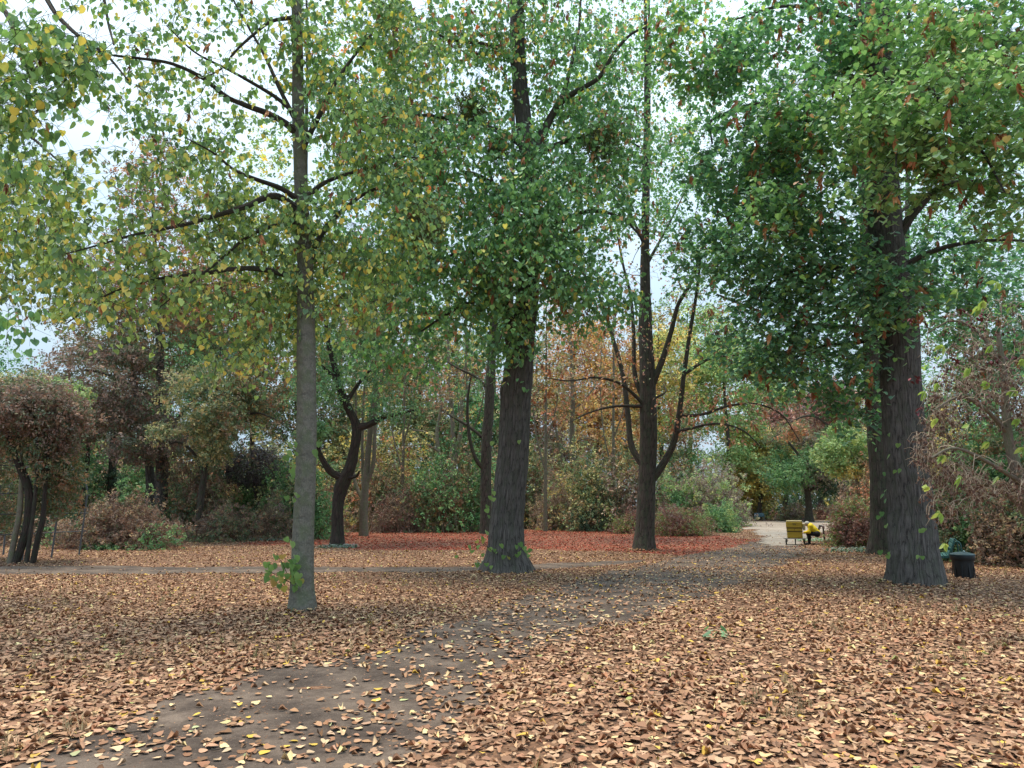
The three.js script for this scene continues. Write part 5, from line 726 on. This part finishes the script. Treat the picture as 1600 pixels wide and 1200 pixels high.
{ // delivery cart seen from behind
  const p = ground(1243, 851.5), t = thing('delivery_cart', 'yellow delivery cart with dark straps and horn emblem on its rear', 'cart', p), mY = new THREE.MeshStandardMaterial({ color: S('#a3861f'), roughness: 0.55 }), mBeige = new THREE.MeshStandardMaterial({ color: S('#b5a67e'), roughness: 0.8 }), mK = new THREE.MeshStandardMaterial({ color: S('#1c1a18'), roughness: 0.6 }), mW = new THREE.MeshStandardMaterial({ color: S('#8a8580'), roughness: 0.5, metalness: 0.5 });
  t.rotation.y = -0.38; t.scale.set(1.06, 0.9, 1);
  const box = (name, w, h, d, x, y, z, m, b = 0.02) => { const g = new RoundedBoxGeometry(w, h, d, 3, b); g.translate(x, y, z); return part(name, g, m, t); };
  box('lower_case', 0.58, 0.30, 0.46, 0, 0.475, -0.05, mY, 0.03); box('middle_case', 0.6, 0.15, 0.48, 0, 0.71, -0.05, mY, 0.03); box('upper_case', 0.62, 0.30, 0.5, 0, 0.945, -0.05, mY, 0.05);
  box('canvas_cover', 0.60, 0.06, 0.48, 0, 1.11, -0.05, mBeige, 0.03); box('strap', 0.605, 0.022, 0.49, 0, 0.632, -0.05, mK, 0.006); box('strap', 0.625, 0.022, 0.505, 0, 0.79, -0.05, mK, 0.006);
  box('buckle', 0.02, 0.05, 0.02, 0, 0.71, 0.195, mK, 0.004); box('buckle', 0.03, 0.03, 0.02, 0.26, 0.72, 0.19, mK, 0.004); box('buckle', 0.03, 0.03, 0.02, -0.26, 0.72, 0.19, mK, 0.004);
  box('platform', 0.86, 0.035, 0.56, 0, 0.30, -0.05, mW, 0.01);
  for (const x of [-0.34, 0.34]) { const w = new THREE.Group(); w.name = 'wheel'; w.position.set(x, 0.155, 0.02); t.add(w); const ty = new THREE.TorusGeometry(0.13, 0.026, 10, 28); ty.rotateY(Math.PI / 2); part('tyre', ty, mK, w); const hub = new THREE.CylinderGeometry(0.03, 0.03, 0.07, 12); hub.rotateZ(Math.PI / 2); part('hub', hub, mW, w); for (let i = 0; i < 6; i++) { const s = new THREE.BoxGeometry(0.012, 0.11, 0.012); s.translate(0, 0.07, 0); s.rotateX(i / 6 * 6.283); part('spoke', s, mW, w); }
    box('wheel_fork', 0.02, 0.16, 0.04, x * 0.88, 0.22, 0.02, mK, 0.005); }
  { const g = new THREE.TorusGeometry(0.085, 0.02, 8, 20); g.rotateY(Math.PI / 2); g.translate(0, 0.105, -0.36); part('front_wheel', g, mK, t); box('front_fork', 0.05, 0.17, 0.03, 0, 0.21, -0.32, mK, 0.005); }
  part('handle', tube(resample([V(-0.28, 0.86, -0.28), V(-0.28, 1.0, -0.45), V(0, 1.04, -0.5), V(0.28, 1.0, -0.45), V(0.28, 0.86, -0.28)].map(q => ({ p: q, r: 0.014 })), 0.03), 8, null, true), mK, t);
  box('side_bag', 0.10, 0.30, 0.26, 0.36, 0.84, -0.08, mBeige, 0.03);
  // horn emblem: coiled tube with a bell and two small arrows
  const e = new THREE.Group(); e.name = 'horn_emblem'; e.position.set(0, 0.965, 0.203); t.add(e);
  const coil = new THREE.TorusGeometry(0.028, 0.007, 6, 24); part('coil', coil, mK, e);
  part('horn_tube', tube([V(-0.055, 0.022, 0), V(-0.02, 0.028, 0), V(0.03, 0.02, 0)].map(q => ({ p: q, r: 0.006 })), 6, null, true), mK, e);
  const bell = new THREE.ConeGeometry(0.02, 0.035, 12); bell.rotateZ(Math.PI / 2); bell.scale(1, 1, 0.4); bell.translate(0.045, -0.018, 0); part('bell', bell, mK, e);
  for (const s of [-1, 1]) { const a = new THREE.ConeGeometry(0.012, 0.024, 3); a.scale(1, 1, 0.4); a.rotateZ(-s * Math.PI / 2); a.translate(s * 0.062, 0.036, 0); part('arrow', a, mK, e); }
}
function sdfGeo(f, c, half, res) {
  const mc = new MarchingCubes(res, M.dry, false, false, 120000), n = res, h = n / 2; mc.isolation = 0;
  for (let k = 0; k < n; k++) for (let j = 0; j < n; j++) for (let i = 0; i < n; i++) mc.field[i + j * n + k * n * n] = -f(c[0] + (i - h) / h * half, c[1] + (j - h) / h * half, c[2] + (k - h) / h * half);
  mc.update(); const m = mc.count, g = new THREE.BufferGeometry(), p = new Float32Array(m * 3);
  for (let i = 0; i < m; i++) for (let a = 0; a < 3; a++) p[i * 3 + a] = c[a] + mc.positionArray[i * 3 + a] * half;
  g.setAttribute('position', new THREE.BufferAttribute(p, 3)); g.setAttribute('normal', new THREE.BufferAttribute(mc.normalArray.slice(0, m * 3), 3)); g.setAttribute('uv', new THREE.BufferAttribute(new Float32Array(m * 2), 2)); return g;
}
const cap = (x, y, z, a, b) => { const dx = b[0] - a[0], dy = b[1] - a[1], dz = b[2] - a[2], t = clamp(((x - a[0]) * dx + (y - a[1]) * dy + (z - a[2]) * dz) / (dx * dx + dy * dy + dz * dz + 1e-9)); return Math.hypot(x - a[0] - dx * t, y - a[1] - dy * t, z - a[2] - dz * t) - mixf(a[3], b[3], t); };
const smin = (a, b, k) => { const h = Math.max(k - Math.abs(a - b), 0) / k; return Math.min(a, b) - h * h * k * 0.25; };
const chain = (list, k) => (x, y, z) => { let d = 9; for (const [a, b] of list) d = smin(d, cap(x, y, z, a, b), k); return d; };
{
  const p = ground(1267, 851); p.z -= 0.05; const t = thing('person', 'person in yellow jacket and black trousers sitting bent forward on the bench', 'person', p); t.rotation.y = -0.38;
  const grow = (l, e) => l.map(([a, b]) => [[a[0], a[1], a[2], a[3] + e], [b[0], b[1], b[2], b[3] + e]]);
  const torso = [[[0.29, 0.48, 0, 0.13], [0.16, 0.64, 0, 0.125]], [[0.16, 0.64, 0, 0.125], [0.05, 0.78, 0, 0.115]], [[0.05, 0.79, -0.15, 0.06], [0.05, 0.79, 0.15, 0.06]]];
  const arms = [], legs = [], hands = [];
  for (const s of [-1, 1]) {
    const el = [-0.02, 0.54, s * 0.20, 0.038], wr = [-0.22, 0.50, s * 0.09, 0.026]; arms.push([[0.05, 0.78, s * 0.17, 0.052], el], [el, wr]);
    const kn = [-0.06, 0.47, s * 0.11, 0.06], an = [-0.04, 0.09, s * 0.10, 0.04]; legs.push([[0.28, 0.46, s * 0.09, 0.085], kn], [kn, [-0.03, 0.3, s * 0.105, 0.056]], [[-0.03, 0.3, s * 0.105, 0.056], an]); hands.push(wr);
  }
  const feet = [-1, 1].flatMap(s => [[[-0.02, 0.05, s * 0.10, 0.042], [-0.12, 0.035, s * 0.115, 0.032]], [[-0.12, 0.035, s * 0.115, 0.032], [-0.17, 0.03, s * 0.12, 0.026]]]);
  const neck = [[[0.04, 0.81, 0, 0.052], [-0.05, 0.86, 0, 0.05]]], head = [[[-0.085, 0.885, 0, 0.09], [-0.125, 0.845, 0, 0.068]], [[-0.205, 0.85, 0, 0.012], [-0.195, 0.875, 0, 0.008]], [[-0.09, 0.865, 0.085, 0.018], [-0.085, 0.885, 0.088, 0.016]], [[-0.09, 0.865, -0.085, 0.018], [-0.085, 0.885, -0.088, 0.016]]];
  const fing = hands.flatMap((w, i) => { const s = i ? 1 : -1, o = [[[w[0], w[1], w[2], 0.028], [w[0] - 0.075, w[1] - 0.01, w[2] - s * 0.01, 0.03]]]; for (let k = 0; k < 4; k++) { const z = w[2] - s * 0.01 + (k - 1.5) * 0.021, L = [0.06, 0.07, 0.065, 0.05][k]; o.push([[w[0] - 0.085, w[1] - 0.01, z, 0.0095], [w[0] - 0.085 - L * 0.6, w[1] - 0.022, z, 0.009]], [[w[0] - 0.085 - L * 0.6, w[1] - 0.022, z, 0.009], [w[0] - 0.085 - L * 0.8, w[1] - 0.05, z, 0.008]]); } o.push([[w[0] - 0.03, w[1], w[2] - s * 0.035, 0.011], [w[0] - 0.075, w[1] - 0.015, w[2] - s * 0.055, 0.009]]); return o; });
  const skin = new THREE.MeshStandardMaterial({ color: S('#b98a6e'), roughness: 0.6 });
  const all = [chain([...torso, ...arms, ...legs, ...neck], 0.05), chain(head, 0.03), chain(feet, 0.03)], bodyF = (x, y, z) => smin(smin(all[0](x, y, z), all[1](x, y, z), 0.03), all[2](x, y, z), 0.03);
  const handF = chain(fing, 0.012);
  const body = part('body', mergeGeometries([sdfGeo(bodyF, [0.1, 0.48, 0], 0.52, 70), sdfGeo((x, y, z) => handF(x, y, z), [-0.28, 0.49, -0.09], 0.11, 44), sdfGeo((x, y, z) => handF(x, y, z), [-0.28, 0.49, 0.09], 0.11, 44)]), skin, t);
  const jf = chain(grow([...torso, ...arms.map(([a, b], i) => [a, i % 2 ? [mixf(a[0], b[0], 0.9), mixf(a[1], b[1], 0.9), mixf(a[2], b[2], 0.9), b[3]] : b])], 0.022), 0.06);
  part('jacket', sdfGeo(jf, [0.1, 0.66, 0], 0.42, 64), new THREE.MeshStandardMaterial({ color: S('#e3c51c'), roughness: 0.7 }), t);
  part('trousers', sdfGeo(chain(grow([...legs, [[0.29, 0.46, -0.06, 0.12], [0.29, 0.46, 0.06, 0.12]]], 0.018), 0.05), [0.12, 0.3, 0], 0.42, 64), new THREE.MeshStandardMaterial({ color: S('#17181c'), roughness: 0.85 }), t);
  part('shoes', sdfGeo(chain(grow(feet, 0.012), 0.03), [-0.08, 0.07, 0], 0.24, 48), new THREE.MeshStandardMaterial({ color: S('#1d1b1a'), roughness: 0.6 }), t);
  part('hair', sdfGeo((x, y, z) => Math.max(cap(x, y, z, [-0.075, 0.893, 0, 0.1], [-0.085, 0.89, 0, 0.098]), -(y - 0.845) * 0.8 - (x + 0.12) * 0.9), [-0.08, 0.9, 0], 0.15, 44), new THREE.MeshStandardMaterial({ color: S('#a9a6a3'), roughness: 0.9 }), t);
  for (const s of [-1, 1]) { const g = new THREE.SphereGeometry(0.011, 10, 8); g.translate(-0.168, 0.888, s * 0.032); part('eye', g, new THREE.MeshStandardMaterial({ color: S('#3a2c24'), roughness: 0.3 }), t); }
  const mo = new THREE.CapsuleGeometry(0.005, 0.03, 4, 8); mo.rotateX(Math.PI / 2); mo.translate(-0.19, 0.822, 0); part('mouth', mo, new THREE.MeshStandardMaterial({ color: S('#8a5148'), roughness: 0.6 }), t);
}
// small sticks dropped on the path
{
  const r = rng(91); [[170, 1146, 70], [640, 1080, 34], [1010, 1085, 26], [1180, 990, 30], [330, 1172, 22]].forEach(([x, y, l], i) => {
    const a = ground(x, y), b = ground(x + l, y - 4), m = a.clone().lerp(b, 0.5); m.z += 0.03; for (const q of [a, b, m]) q.y = groundH(q.x, q.z) + 0.02;
    const o = a.clone(), tg = tube(resample([a, m, b].map((p, k) => ({ p: p.clone().sub(o), r: 0.006 - 0.0015 * k })), 0.03), 6, null, true), s = part(numbered('fallen_twig'), tg, M.twigDark, scene); s.position.copy(o);
    tag(s, ['long dark twig lying across the left edge of the path', 'short dark twig lying in the middle of the path', 'small broken twig among tan leaves right of the path', 'thin twig on the leaf carpet near the green weed', 'stubby twig beside yellow leaves on the path'][i], 'twig');
  });
}
console.log('instances', nInst);
renderer.render(scene, camera);
